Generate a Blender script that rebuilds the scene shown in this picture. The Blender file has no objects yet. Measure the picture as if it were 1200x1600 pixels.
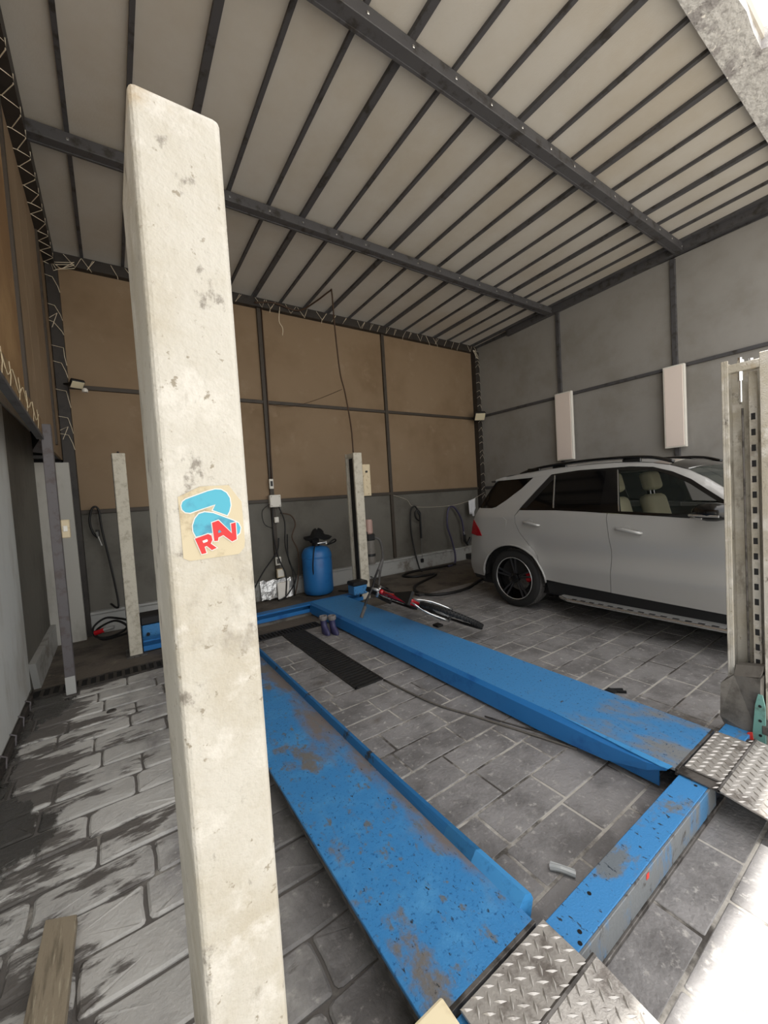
import bpy, bmesh, math, random
from mathutils import Vector, Matrix, noise
random.seed(7)
D = bpy.data; SC = bpy.context.scene; COL = SC.collection

# ---------------------------------------------------------------- camera, sky, sun, exposure
YAW, PITCH, ROLL, FPX = math.radians(34.2538), math.radians(2.5613), math.radians(-3.5328), 622.457
cam_d = D.cameras.new('camera'); cam = D.objects.new('camera', cam_d); COL.objects.link(cam); SC.camera = cam
a_ = Vector((math.sin(YAW)*math.cos(PITCH), math.cos(YAW)*math.cos(PITCH), -math.sin(PITCH)))
r_ = Vector((math.cos(YAW), -math.sin(YAW), 0)); u_ = r_.cross(a_)
R2 = r_*math.cos(ROLL)+u_*math.sin(ROLL); U2 = -r_*math.sin(ROLL)+u_*math.cos(ROLL)
cam.matrix_world = Matrix(((R2.x, U2.x, -a_.x, 0), (R2.y, U2.y, -a_.y, 0), (R2.z, U2.z, -a_.z, 1.55), (0, 0, 0, 1)))
cam_d.sensor_fit = 'VERTICAL'; cam_d.sensor_height = 32.0; cam_d.lens = 32.0*FPX/1600.0
cam_d.clip_start = 0.02; cam_d.clip_end = 200

w = D.worlds.new('sky'); SC.world = w; w.use_nodes = True
nt = w.node_tree; nt.nodes.clear()
out = nt.nodes.new('ShaderNodeOutputWorld'); bg = nt.nodes.new('ShaderNodeBackground'); sky = nt.nodes.new('ShaderNodeTexSky')
sky.sky_type = 'NISHITA'; sky.sun_disc = False; sky.sun_elevation = math.radians(80); sky.sun_rotation = math.radians(10)
sky.dust_density = 5.0; sky.air_density = 1.0; sky.ozone_density = 0.6
mix = nt.nodes.new('ShaderNodeMix'); mix.data_type = 'RGBA'; mix.inputs[0].default_value = 0.65
mix.inputs[7].default_value = (9.5, 9.2, 8.7, 1)
nt.links.new(sky.outputs[0], mix.inputs[6]); nt.links.new(mix.outputs[2], bg.inputs[0]); nt.links.new(bg.outputs[0], out.inputs[0])
bg.inputs[1].default_value = 0.16
sun_d = D.lights.new('sun', 'SUN'); sun = D.objects.new('sun', sun_d); COL.objects.link(sun)
sun_d.energy = 7.0; sun_d.angle = math.radians(0.8); sun_d.color = (1.0, 0.965, 0.91)
sv = Vector((-0.03, 0.066, 1.0)).normalized()          # towards the sun
sun.rotation_euler = sv.to_track_quat('Z', 'Y').to_euler(); sun.location = (0, -3, 9)
SC.view_settings.view_transform = 'Standard'; SC.view_settings.look = 'None'
SC.view_settings.gamma = 1.0; SC.view_settings.use_curve_mapping = False
SC.view_settings.exposure = 1.0

# ---------------------------------------------------------------- materials
def srgb(c):
    return tuple(((x/255)/12.92 if x/255 <= 0.04045 else ((x/255+0.055)/1.055)**2.4) for x in c) + (1,)
MATS = {}
def M(name, col, rough=0.6, metal=0.0, layers=(), bump=None, rnd=0.0, trans=0.0, alpha=None, coat=0.0, spec=None):
    """layers: (colour, scale, lo, hi, detail, stretch) mixed over the base colour by a noise threshold in world space;
    an optional 7th item sets the roughness where the layer lies, an optional 8th (axis, a, b) limits it to a world range."""
    m = D.materials.new(name); m.use_nodes = True; t = m.node_tree; b = t.nodes['Principled BSDF']
    b.inputs['Roughness'].default_value = rough; b.inputs['Metallic'].default_value = metal
    if spec is not None: b.inputs['Specular IOR Level'].default_value = spec
    if coat: b.inputs['Coat Weight'].default_value = coat; b.inputs['Coat Roughness'].default_value = 0.08
    if trans: b.inputs['Transmission Weight'].default_value = trans
    if alpha is not None: b.inputs['Alpha'].default_value = alpha
    geo = t.nodes.new('ShaderNodeNewGeometry')
    cur = t.nodes.new('ShaderNodeRGB'); cur.outputs[0].default_value = srgb(col); cur = cur.outputs[0]
    rcur = None
    for i, L in enumerate(layers):
        c, sc, lo, hi, det, st = L[:6]
        mp = t.nodes.new('ShaderNodeMapping'); mp.inputs['Scale'].default_value = st; mp.inputs['Location'].default_value = (i*7.3, i*3.1, i*1.7)
        t.links.new(geo.outputs['Position'], mp.inputs[0])
        n = t.nodes.new('ShaderNodeTexNoise'); n.inputs['Scale'].default_value = sc; n.inputs['Detail'].default_value = det; n.inputs['Roughness'].default_value = 0.65
        t.links.new(mp.outputs[0], n.inputs['Vector'])
        mr = t.nodes.new('ShaderNodeMapRange'); mr.inputs[1].default_value = lo; mr.inputs[2].default_value = hi; mr.interpolation_type = 'SMOOTHSTEP'
        fac = n.outputs['Fac']
        if len(L) > 7 and L[7]:
            ax, p, q = L[7]
            sp = t.nodes.new('ShaderNodeSeparateXYZ'); t.links.new(geo.outputs['Position'], sp.inputs[0])
            g = t.nodes.new('ShaderNodeMapRange'); g.inputs[1].default_value = p; g.inputs[2].default_value = q; g.inputs[3].default_value = -0.5; g.inputs[4].default_value = 0.5
            t.links.new(sp.outputs['XYZ'.index(ax)], g.inputs[0])
            ad = t.nodes.new('ShaderNodeMath'); ad.operation = 'ADD'; t.links.new(fac, ad.inputs[0]); t.links.new(g.outputs[0], ad.inputs[1]); fac = ad.outputs[0]
        t.links.new(fac, mr.inputs[0])
        mx = t.nodes.new('ShaderNodeMix'); mx.data_type = 'RGBA'; t.links.new(mr.outputs[0], mx.inputs[0]); t.links.new(cur, mx.inputs[6]); mx.inputs[7].default_value = srgb(c)
        cur = mx.outputs[2]
        if len(L) > 6 and L[6] is not None:
            mf = t.nodes.new('ShaderNodeMix'); t.links.new(mr.outputs[0], mf.inputs[0])
            if rcur is None: mf.inputs[2].default_value = rough
            else: t.links.new(rcur, mf.inputs[2])
            mf.inputs[3].default_value = L[6]; rcur = mf.outputs[0]
    if rnd:
        oi = t.nodes.new('ShaderNodeObjectInfo'); hs = t.nodes.new('ShaderNodeHueSaturation')
        mr = t.nodes.new('ShaderNodeMapRange'); mr.inputs[3].default_value = 1-rnd; mr.inputs[4].default_value = 1+rnd
        t.links.new(oi.outputs['Random'], mr.inputs[0]); t.links.new(mr.outputs[0], hs.inputs['Value']); t.links.new(cur, hs.inputs['Color']); cur = hs.outputs[0]
    t.links.new(cur, b.inputs['Base Color'])
    if rcur is not None: t.links.new(rcur, b.inputs['Roughness'])
    if bump:
        prev = None
        for sc, dist, det in bump:
            n = t.nodes.new('ShaderNodeTexNoise'); n.inputs['Scale'].default_value = sc; n.inputs['Detail'].default_value = det
            t.links.new(geo.outputs['Position'], n.inputs['Vector'])
            bp = t.nodes.new('ShaderNodeBump'); bp.inputs['Distance'].default_value = dist; bp.inputs['Strength'].default_value = 1.0
            t.links.new(n.outputs['Fac'], bp.inputs['Height'])
            if prev: t.links.new(prev, bp.inputs['Normal'])
            prev = bp.outputs[0]
        t.links.new(prev, b.inputs['Normal'])
    MATS[name] = m; return m
U = (1, 1, 1)
M('dark_steel', (76, 75, 77), 0.55, 0.0, [((50, 46, 42), 9, .5, .7, 4, U)])  # lightened grey, puts the haze over the right side into the colour
M('steel_black', (50, 45, 41), 0.55, 0, [((38, 34, 31), 9, .5, .7, 4, U)])
M('steel_warm', (66, 58, 49), 0.6, 0.0, [((56, 48, 40), 8, .5, .7, 4, U)])
M('roof_sheet', (194, 189, 180), 0.75, 0, [((182, 173, 158), .8, .35, .75, 5, U)], bump=[(60, .0015, 3)])
M('panel_brown', (140, 119, 94), 0.8, 0, [((124, 102, 76), .8, .40, .75, 4, U), ((150, 130, 106), 3, .55, .8, 6, U)], bump=[(6, .003, 2)])
M('panel_grey', (104, 101, 93), 0.7, 0, [((84, 80, 72), 1.1, .42, .7, 6, U), ((128, 124, 114), 30, .62, .76, 8, (1, 1, .6))], bump=[(9, .004, 3)])
M('panel_right', (147, 144, 139), 0.75, 0, [((133, 129, 122), 1.1, .4, .7, 5, U)], bump=[(7, .004, 3)])
M('panel_orange', (146, 116, 78), 0.8, 0, [((122, 92, 58), 1.2, .4, .65, 5, U)], bump=[(7, .004, 3)])
M('sheet_left', (196, 198, 195), 0.55, 0, [((160, 156, 147), 1.6, .45, .75, 7, (1, 1.4, .5)), ((182, 178, 168), 14, .62, .8, 8, (1, 1, .5))], bump=[(5, .004, 3)])
M('pale_panel', (184, 182, 174), 0.5, 0, [((160, 156, 146), 3, .5, .72, 5, (1, 1, .4))])
M('skirting', (168, 168, 164), 0.5, 0, [((118, 112, 102), 3.5, .5, .68, 7, U)])
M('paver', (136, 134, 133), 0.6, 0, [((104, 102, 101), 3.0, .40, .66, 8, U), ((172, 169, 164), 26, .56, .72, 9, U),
    ((182, 180, 175), 2.2, .40, .72, 9, (1.2, .6, 1), .5, ('X', 1.7, -1.1)),  # pale dust and the brighter light on the left, both in this layer
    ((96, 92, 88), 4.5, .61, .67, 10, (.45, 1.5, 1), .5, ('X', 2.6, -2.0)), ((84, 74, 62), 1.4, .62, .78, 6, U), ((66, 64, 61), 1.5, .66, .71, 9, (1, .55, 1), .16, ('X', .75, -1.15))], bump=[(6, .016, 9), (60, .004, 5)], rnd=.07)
M('joint_pale', (176, 172, 164), 0.9, 0, [((66, 62, 58), 2.3, .44, .6, 8, U)], bump=[(60, .004, 3)])
M('joint_dark', (96, 92, 88), 0.7, 0, [((150, 146, 138), 4, .55, .68, 8, U)], bump=[(30, .006, 4)])
M('concrete_back', (98, 90, 80), 0.75, 0, [((64, 58, 52), 2.4, .44, .66, 7, U), ((128, 118, 102), 8, .6, .75, 7, U)], bump=[(20, .006, 4)])
M('yard', (150, 147, 141), 0.85, 0, [((134, 130, 124), 1.2, .45, .7, 6, U)], bump=[(25, .006, 4)])
M('cream_paint', (184, 180, 170), 0.55, 0, [((170, 163, 147), 3, .42, .66, 6, U), ((196, 192, 183), 9, .52, .66, 6, U), ((146, 140, 128), 6, .555, .67, 10, (1, 1, .6)), ((140, 132, 116), 45, .63, .70, 5, U), ((122, 116, 106), 14, .60, .68, 9, (1, 1, .7)), ((168, 152, 126), 9, .60, .85, 8, U, None, ('Z', 1.65, 2.45))], bump=[(140, .0020, 2), (30, .0010, 3)])
M('cream_far', (196, 190, 174), 0.6, 0, [((160, 152, 134), 16, .46, .72, 8, U), ((100, 92, 80), 44, .66, .74, 6, U)], bump=[(60, .002, 3)])
M('blue_paint', (56, 126, 182), 0.42, 0, [((78, 146, 196), 7, .45, .8, 8, U), ((30, 92, 144), 60, .56, .66, 6, U), ((112, 104, 100), 2.6, .60, .78, 12, (1, .5, 1), .7, ('X', .42, 1.18)), ((106, 103, 99), 3.4, .555, .64, 14, (1, .7, 1), .7), ((96, 104, 110), 28, .56, .68, 8, (1, .6, 1), .6), ((34, 38, 44), 70, .62, .68, 7, (1, .5, 1)), ((140, 116, 96), 40, .70, .75, 6, U, .8)], bump=[(150, .0012, 4)])
M('blue_worn', (62, 128, 182), 0.5, 0, [((116, 120, 122), 5, .50, .72, 12, (1, .5, 1), .7, ('Y', 3.8, -.9)), ((22, 66, 104), 60, .58, .66, 6, U), ((60, 62, 66), 20, .62, .68, 8, (.6, 1, 1))], bump=[(150, .0012, 4)])
M('blue_beam', (60, 132, 190), 0.5, 0, [((104, 112, 118), 6, .52, .62, 12, (.7, 1, 1), .7), ((40, 50, 62), 60, .60, .66, 6, (1, .5, 1)), ((120, 112, 104), 22, .66, .72, 6, U)], bump=[(150, .0012, 4)])
M('beam_face', (112, 116, 118), 0.5, 0, [((72, 120, 160), 7, .5, .62, 10, (1, 1, .4)), ((70, 66, 64), 20, .56, .68, 8, U)], bump=[(60, .002, 3)])
M('blue_dark', (30, 96, 146), 0.5, 0, [((40, 44, 48), 12, .55, .66, 7, U)])
M('blue_clean', (40, 112, 176), 0.38, 0, [((20, 84, 150), 5, .5, .75, 4, U)])
M('blue_light', (66, 142, 198), 0.4, 0, [((44, 104, 156), 16, .5, .7, 7, U)])
M('grimy_steel', (100, 96, 92), 0.5, 0.35, [((56, 52, 48), 12, .46, .62, 8, U), ((150, 146, 138), 30, .62, .72, 6, U)], bump=[(60, .002, 3)])
M('checker_plate', (178, 174, 168), 0.42, 0.45, [((122, 116, 110), 9, .48, .66, 8, U), ((90, 82, 76), 40, .64, .72, 6, U)], bump=[(160, .001, 3)])
M('checker_lug', (186, 182, 176), 0.35, 0.5, [((140, 134, 128), 20, .5, .7, 5, U)])
M('car_silver', (158, 157, 154), 0.34, 0.15, coat=0.5)
M('gloss_black', (10, 10, 11), 0.18, 0, coat=0.3)
M('satin_black', (20, 20, 21), 0.5)
M('rubber', (86, 84, 82), 0.8, 0, [((70, 68, 66), 20, .5, .7, 4, U)], bump=[(120, .002, 2)])
M('spoke_grey', (40, 40, 42), 0.28, 0.1, coat=.3)
M('tyre_side', (26, 26, 26), 0.7)
M('tinted_glass', (5, 5, 6), 0.06, 0, spec=.5)
M('clear_glass', (60, 66, 62), 0.03, 0, alpha=0.22)
M('windscreen', (48, 54, 50), 0.04, 0, alpha=0.72)
M('chrome', (210, 210, 208), 0.22, 0.9)
M('silver_plastic', (176, 176, 174), 0.3, 0.4)
M('beige_leather', (206, 200, 164), 0.6, bump=[(60, .001, 3)])
M('dark_interior', (28, 27, 26), 0.8)
M('red_lens', (150, 12, 24), 0.12, 0, coat=.5)
M('red_paint', (186, 18, 30), 0.25, 0, coat=.6)
M('white_plastic', (226, 222, 212), 0.4)
M('panel_light', (236, 222, 212), 0.45)
M('beige_plastic', (206, 190, 158), 0.5, 0, [((150, 130, 100), 20, .55, .7, 5, U)])
M('white_wire', (226, 214, 190), 0.5)
M('black_cable', (20, 19, 19), 0.55)
M('brown_cable', (70, 50, 34), 0.6)
M('grey_cable', (96, 92, 86), 0.6)
M('purple_hose', (70, 66, 92), 0.45)
M('cloth_white', (226, 226, 228), 0.9)
M('cloth_black', (12, 12, 13), 0.95)
M('foil', (210, 210, 208), 0.25, 0.5, bump=[(18, .02, 3)])
M('timber', (140, 128, 108), 0.8, 0, [((104, 94, 78), 9, .45, .66, 8, (6, .5, 1)), ((168, 158, 136), 14, .55, .7, 8, (8, .5, 1))], bump=[(40, .003, 5)])
M('grate', (62, 57, 52), 0.6, 0.2, [((34, 31, 29), 10, .5, .65, 6, U)])
M('pit', (14, 13, 12), 0.9)
M('grate_dark', (42, 41, 41), 0.5, 0.3)
M('post_steel', (96, 92, 94), 0.55, 0.1, [((84, 76, 74), 10, .5, .65, 6, U)])
M('cable_tray', (128, 104, 72), 0.7, 0, [((92, 72, 48), 14, .45, .65, 6, U)])
M('boot_rubber', (56, 54, 88), 0.5)
M('boot_lining', (120, 116, 114), 0.9)
M('teal_paint', (104, 150, 142), 0.5, 0, [((84, 116, 108), 16, .5, .7, 5, U)])
M('red_orange', (216, 60, 48), 0.45)
M('cover_grey', (104, 100, 94), 0.6, 0, [((70, 66, 60), 6, .45, .68, 7, U)], bump=[(30, .003, 4)])
M('sticker_base', (186, 174, 146), 0.5, 0, [((140, 124, 98), 14, .5, .68, 9, U)])
M('sticker_blue', (66, 156, 178), 0.4, 0, [((50, 110, 138), 16, .52, .7, 8, U)])
M('sticker_white', (206, 206, 202), 0.45)
M('sticker_red', (190, 30, 34), 0.4)
M('lens_pale', (220, 210, 180), 0.3)
M('white_soffit', (196, 194, 190), 0.6, 0, [((150, 146, 144), 5, .48, .62, 8, U), ((228, 224, 216), 22, .6, .68, 7, U)], bump=[(22, .02, 5)])
M('clear_plastic', (200, 204, 204), 0.12, 0, alpha=.75)
M('reservoir', (170, 140, 130), 0.4)
M('tan_block', (236, 222, 186), 0.5, 0, [((206, 188, 150), 5, .5, .7, 5, U)])

# ---------------------------------------------------------------- mesh builder
class MB:
    def __init__(s): s.v = []; s.f = []
    def add(s, vs, fs):
        o = len(s.v); s.v += [tuple(p) for p in vs]; s.f += [tuple(i+o for i in f) for f in fs]; return s
    def box(s, a, b, bev=0.0, rot=None, seg=1):
        a, b = Vector(a), Vector(b); c = (a+b)/2; h = (b-a)/2
        h = Vector((abs(h.x), abs(h.y), abs(h.z)))
        bm = bmesh.new(); bmesh.ops.create_cube(bm, size=2)
        for v in bm.verts: v.co = Vector((v.co.x*h.x, v.co.y*h.y, v.co.z*h.z))
        if bev > 0: bmesh.ops.bevel(bm, geom=bm.edges[:], offset=min(bev, min(h)*.98), segments=seg, affect='EDGES', profile=.5)
        bm.verts.index_update()
        s.add([(rot @ v.co if rot else v.co)+c for v in bm.verts], [[v.index for v in f.verts] for f in bm.faces]); bm.free(); return s
    def tube(s, pts, r, n=6, smooth=0, cap=True):
        P = [Vector(p) for p in pts]
        if smooth:
            Q = []
            for i in range(len(P)-1):
                p0, p1, p2, p3 = P[max(i-1, 0)], P[i], P[i+1], P[min(i+2, len(P)-1)]
                for k in range(smooth):
                    t = k/smooth
                    Q.append(.5*((2*p1)+(p2-p0)*t+(2*p0-5*p1+4*p2-p3)*t*t+(3*p1-p0-3*p2+p3)*t**3))
            Q.append(P[-1]); P = Q
        rr = r if callable(r) else (lambda t: r)
        T = [(P[min(i+1, len(P)-1)]-P[max(i-1, 0)]).normalized() for i in range(len(P))]
        up = Vector((0, 0, 1)) if abs(T[0].z) < .9 else Vector((1, 0, 0))
        x = T[0].cross(up).normalized(); vs = []; fs = []
        for i, p in enumerate(P):
            x = (x-T[i]*x.dot(T[i]));
            x = x.normalized() if x.length > 1e-6 else T[i].orthogonal().normalized()
            y = T[i].cross(x); R = rr(i/(len(P)-1))
            vs += [p+(x*math.cos(2*math.pi*k/n)+y*math.sin(2*math.pi*k/n))*R for k in range(n)]
        for i in range(len(P)-1):
            for k in range(n): fs.append((i*n+k, i*n+(k+1) % n, (i+1)*n+(k+1) % n, (i+1)*n+k))
        if cap: fs.append(tuple(range(n))[::-1]); fs.append(tuple((len(P)-1)*n+k for k in range(n)))
        return s.add(vs, fs)
    def lathe(s, prof, c, axis='z', n=24, mat=None, cap=True):
        """prof: (radius, height) pairs turned about the axis through c"""
        vs = []; fs = []; c = Vector(c)
        for r, h in prof:
            for k in range(n):
                a = 2*math.pi*k/n; p = Vector((r*math.cos(a), r*math.sin(a), h))
                if axis == 'x': p = Vector((h, p.x, p.y))
                elif axis == 'y': p = Vector((p.x, h, p.y))
                if mat: p = mat @ p
                vs.append(c+p)
        for i in range(len(prof)-1):
            for k in range(n): fs.append((i*n+k, i*n+(k+1) % n, (i+1)*n+(k+1) % n, (i+1)*n+k))
        if cap and prof[0][0] > 1e-5: fs.append(tuple(range(n)))
        if cap and prof[-1][0] > 1e-5: fs.append(tuple((len(prof)-1)*n+k for k in range(n)))
        return s.add(vs, fs)
    def prism(s, poly, d):
        """poly: 3-D points of a planar outline; d: extrusion vector"""
        d = Vector(d); n = len(poly); P = [Vector(p) for p in poly]
        return s.add(P+[p+d for p in P], [tuple(range(n))[::-1], tuple(range(n, 2*n))]+[(i, (i+1) % n, n+(i+1) % n, n+i) for i in range(n)])
    def build(s, name, mat, parent=None, smooth=False, fixn=True):
        P = [Vector(p) for p in s.v]
        lo = Vector((min(p.x for p in P), min(p.y for p in P), min(p.z for p in P))); hi = Vector((max(p.x for p in P), max(p.y for p in P), max(p.z for p in P)))
        c = (lo+hi)/2
        if parent is None: c.z = lo.z
        me = D.meshes.new(name); me.from_pydata([p-c for p in P], [], s.f); me.validate()
        if fixn:
            bm = bmesh.new(); bm.from_mesh(me); bmesh.ops.recalc_face_normals(bm, faces=bm.faces); bm.to_mesh(me); bm.free()
        me.materials.append(MATS[mat])
        if smooth: me.shade_smooth()
        o = D.objects.new(name, me); COL.objects.link(o)
        w = Vector((0, 0, 0)); q = parent
        while q is not None: w += q.location; q = q.parent
        o.location = c-w; o.parent = parent
        return o
def sm(o, ang=35):
    o.data.shade_smooth()
    try: o.data.set_sharp_from_angle(angle=math.radians(ang))
    except Exception: pass
    return o
def tag(o, label=None, cat=None, group=None, kind=None):
    if label: o['label'] = label
    if cat: o['category'] = cat
    if group: o['group'] = group
    if kind: o['kind'] = kind
    return o
def thing(name, label, cat, loc, group=None):
    o = D.objects.new(name, None); COL.objects.link(o); o.location = loc; o.empty_display_size = .05
    return tag(o, label, cat, group)
def copy_tree(o, parent=None):
    c = o.copy(); COL.objects.link(c); c.parent = parent
    for ch in [k for k in COL.objects if k.parent == o]: copy_tree(ch, c)
    return c
def box(name, a, b, mat, parent=None, bev=0.0):
    return MB().box(a, b, bev).build(name, mat, parent)
def struct(name, mb, mat, label=None):
    o = mb.build(name, mat); o['kind'] = 'structure'
    if label: o['label'] = label
    return o

# ---------------------------------------------------------------- floor
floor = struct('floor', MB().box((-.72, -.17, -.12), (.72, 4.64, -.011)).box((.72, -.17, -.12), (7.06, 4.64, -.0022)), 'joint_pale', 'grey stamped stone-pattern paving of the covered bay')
floor.data.materials.append(MATS['joint_dark'])
for p in floor.data.polygons:
    if p.center.x + floor.location.x < .72 and p.center.x < 0: p.material_index = 1
ground = struct('ground', MB().box((-9, -14, -.12), (16, -.17, -.004)).box((7.2, -.17, -.12), (16, 12, -.004)).box((-9, -.17, -.12), (-.75, 12, -.004)), 'yard', 'sunlit pale concrete yard outside the bay')
box('concrete_strip', (-.72, 4.64, -.12), (7.06, 6.34, -.001), 'concrete_back', floor)
# pavers: rows run along X, pitch .2075, staggered joints
rows = []; y = 1.32-.2075*7
while y < 4.5: rows.append(y); y += .2075
cells = []
for j, y0 in enumerate(rows):
    y1 = y0+.2075; off = (0.0, .21, -.17, .045)[(j) % 4]
    x = 1.485-.425*6+off-.425
    while x < 7.05:
        x0, x1 = max(x, -.705), min(x+.425, 7.04)
        if x1-x0 > .06 and (y0 < 4.3 or x0 > 2.0 or .46 < x0 < x1 < 1.12): cells.append((x0, x1, y0, y1))
        x += .425
def paver(x0, x1, y0, y1):
    left = max(0.0, min(1.0, (.95-x0)/.7)); g = .0055+.001*left; rnd_ = .006+.012*left; ch = .003+.006*left
    z = random.uniform(-.0015, .0015)+random.uniform(-.003, .003)*left
    x0 += g; x1 -= g; y0 += g; y1 -= g; pts = []
    for cx, cy, a0 in ((x1, y1, 0), (x0, y1, 90), (x0, y0, 180), (x1, y0, 270)):
        sx = -1 if cx == x1 else 1; sy = -1 if cy == y1 else 1; r = rnd_*random.uniform(.6, 1.5)
        for k in (0, 45, 90):
            a = math.radians(a0+k); pts.append((cx+sx*r+r*math.cos(a), cy+sy*r+r*math.sin(a)))
        nx, ny = {0: ((x0+x1)/2, y1), 90: (x0, (y0+y1)/2), 180: ((x0+x1)/2, y0), 270: (x1, (y0+y1)/2)}[a0]; hx = .04 if a0 in (0, 180) else .005
        j_ = .007*left; pts.append((nx+random.uniform(-hx, hx)*left, ny+random.uniform(-j_, j_)))
    n = len(pts); cx, cy = (x0+x1)/2, (y0+y1)/2
    def ins(d, zz): return [(px+(cx-px)/max(abs(cx-px), .001)*min(d, abs(cx-px)), py+(cy-py)/max(abs(cy-py), .001)*min(d, abs(cy-py)), zz+random.uniform(-.003, .003)*left) for px, py in pts]
    V = [(px, py, -.03) for px, py in pts]+[(px, py, z-ch*.8) for px, py in pts]+ins(ch, z)
    F = [(k, (k+1) % n, n+(k+1) % n, n+k) for k in range(n)]+[(n+k, n+(k+1) % n, 2*n+(k+1) % n, 2*n+k) for k in range(n)]
    V.append((cx+random.uniform(-.05, .05), cy, z+.004*left)); F += [(2*n+k, 2*n+(k+1) % n, 3*n) for k in range(n)]
    return V, F
def vis(c):
    x, y = (c[0]+c[1])/2, (c[2]+c[3])/2; d = math.hypot(x, y); dep = x*math.sin(YAW)+y*math.cos(YAW); lat = x*math.cos(YAW)-y*math.sin(YAW)
    s = d
    if dep < .3 or abs(lat)/max(dep, .1) > 1.05 or y < .25: s += 50
    if x > 4.6 or (.6 < x < 1.0 and .9 < y < 4.4) or (2.15 < x < 2.55 and y > .85): s += 20
    return s
cells.sort(key=vis)
rest = MB()
for i, c in enumerate(cells):
    V, F = paver(*c)
    if i < 298:
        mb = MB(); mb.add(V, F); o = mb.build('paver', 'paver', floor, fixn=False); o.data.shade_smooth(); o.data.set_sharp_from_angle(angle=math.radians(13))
    else: rest.add(V, F)
o = rest.build('paver_field', 'paver', floor, fixn=False); o['kind'] = 'stuff'
# edge strip beside the left wall, raised joint tape
# ---------------------------------------------------------------- drains
def drain(name, label, x0, x1, y0, y1, along, pitch, bar, mat='grate', pitmat='pit'):
    t = thing(name, label, 'drain grate', ((x0+x1)/2, (y0+y1)/2, 0), None)
    box('drain_pit', (x0+.01, y0+.01, -.03), (x1-.01, y1-.01, .0015), pitmat, t)
    fr = MB(); w_ = .014
    fr.box((x0, y0, -.02), (x1, y0+w_, .010)).box((x0, y1-w_, -.02), (x1, y1, .010)).box((x0, y0, -.02), (x0+w_, y1, .010)).box((x1-w_, y0, -.02), (x1, y1, .010))
    fr.build('grate_frame', mat, t)
    k = (x0 if along == 'x' else y0)+pitch; end = x1 if along == 'x' else y1; src = None
    while k < end-pitch*.6:
        if src is None:
            src = (MB().box((k, y0+w_, .002), (k+bar, y1-w_, .009)) if along == 'x' else MB().box((x0+w_, k, .002), (x1-w_, k+bar, .009))).build('grate_bar', mat, t); k0 = k; l0 = src.location.copy()
        else:
            o = src.copy(); COL.objects.link(o); o.location = l0+(Vector((k-k0, 0, 0)) if along == 'x' else Vector((0, k-k0, 0)))
        k += pitch
    return t
drain('drain_grate', 'rusty ladder-like drain grate running past the left wall and rear left lift post', -.70, .45, 4.435, 4.635, 'x', .066, .026)
drain('drain_grate', 'dark cross drain grate at the far end between the two blue runways', 1.12, 2.0, 4.435, 4.62, 'x', .04, .018, 'grate_dark')
drain('drain_grate', 'long dark slotted drain grate lying lengthwise between the blue runways', 1.50, 1.77, 2.76, 4.42, 'y', .05, .022, 'grate_dark')

# ---------------------------------------------------------------- roof
def zr(y): return 4.79-.0315*(y-4.3)
RX0, RX1 = -.86, 7.16
ceiling = struct('ceiling', MB().add([(RX0, .9, zr(.9)+.02), (RX1, .9, zr(.9)+.02), (RX1, 6.42, zr(6.42)+.02), (RX0, 6.42, zr(6.42)+.02),
    (RX0, .9, zr(.9)+.10), (RX1, .9, zr(.9)+.10), (RX1, 6.42, zr(6.42)+.10), (RX0, 6.42, zr(6.42)+.10)], [(0, 1, 2, 3), (4, 5, 6, 7), (0, 1, 5, 4), (1, 2, 6, 5), (2, 3, 7, 6), (3, 0, 4, 7)]), 'roof_sheet', 'beige roof sheeting on dark steel purlins and beams')
purl = [-.48, -.07, .36, .83, 1.25, 1.67, 2.06, 2.49, 2.905, 3.32, 3.76, 4.17, 4.56, 5.0, 5.40, 5.79, 6.18, 6.56, 6.9]
def slab(x0, x1, y0, y1, h0, h1):
    return MB().add([(x0, y0, zr(y0)+h0), (x1, y0, zr(y0)+h0), (x1, y1, zr(y1)+h0), (x0, y1, zr(y1)+h0), (x0, y0, zr(y0)+h1), (x1, y0, zr(y0)+h1), (x1, y1, zr(y1)+h1), (x0, y1, zr(y1)+h1)],
        [(0, 3, 2, 1), (4, 5, 6, 7), (0, 1, 5, 4), (1, 2, 6, 5), (2, 3, 7, 6), (3, 0, 4, 7)])
thick = {3, 6, 9, 12, 15, 18}
for i, x in enumerate(purl):
    wd = .058 if i in thick else .034
    slab(x-wd/2, x+wd/2, 1.12, 6.3, -.018 if i in thick else -.010, .021).build('purlin', 'dark_steel', ceiling)
    # roof sheet seam beside the purlin
for i, (yb, wb) in enumerate(((2.33, .10), (4.36, .10))):
    b_ = MB(); z0 = zr(yb)-.115
    b_.box((-.40, yb-wb/2, z0), (7.03, yb+wb/2, zr(yb)-.012), .004); b_.box((-.40, yb+wb/2-.012, z0-.008), (7.03, yb+wb/2+.010, z0+.006))
    beam = b_.build('roof_beam', 'dark_steel', ceiling)
    for x in purl[1:]:
        MB().box((x-.010, yb-wb/2-.010, z0+.03), (x+.010, yb-wb/2, z0+.05), .003).build('beam_bolt', 'chrome', beam)
# side and rear roof edge beams
slab(-.52, -.34, 1.12, 6.3, -.20, -.012).build('edge_beam', 'steel_black', ceiling)
slab(6.93, 7.05, 1.12, 5.35, -.12, -.012).build('edge_beam', 'dark_steel', ceiling)
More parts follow.
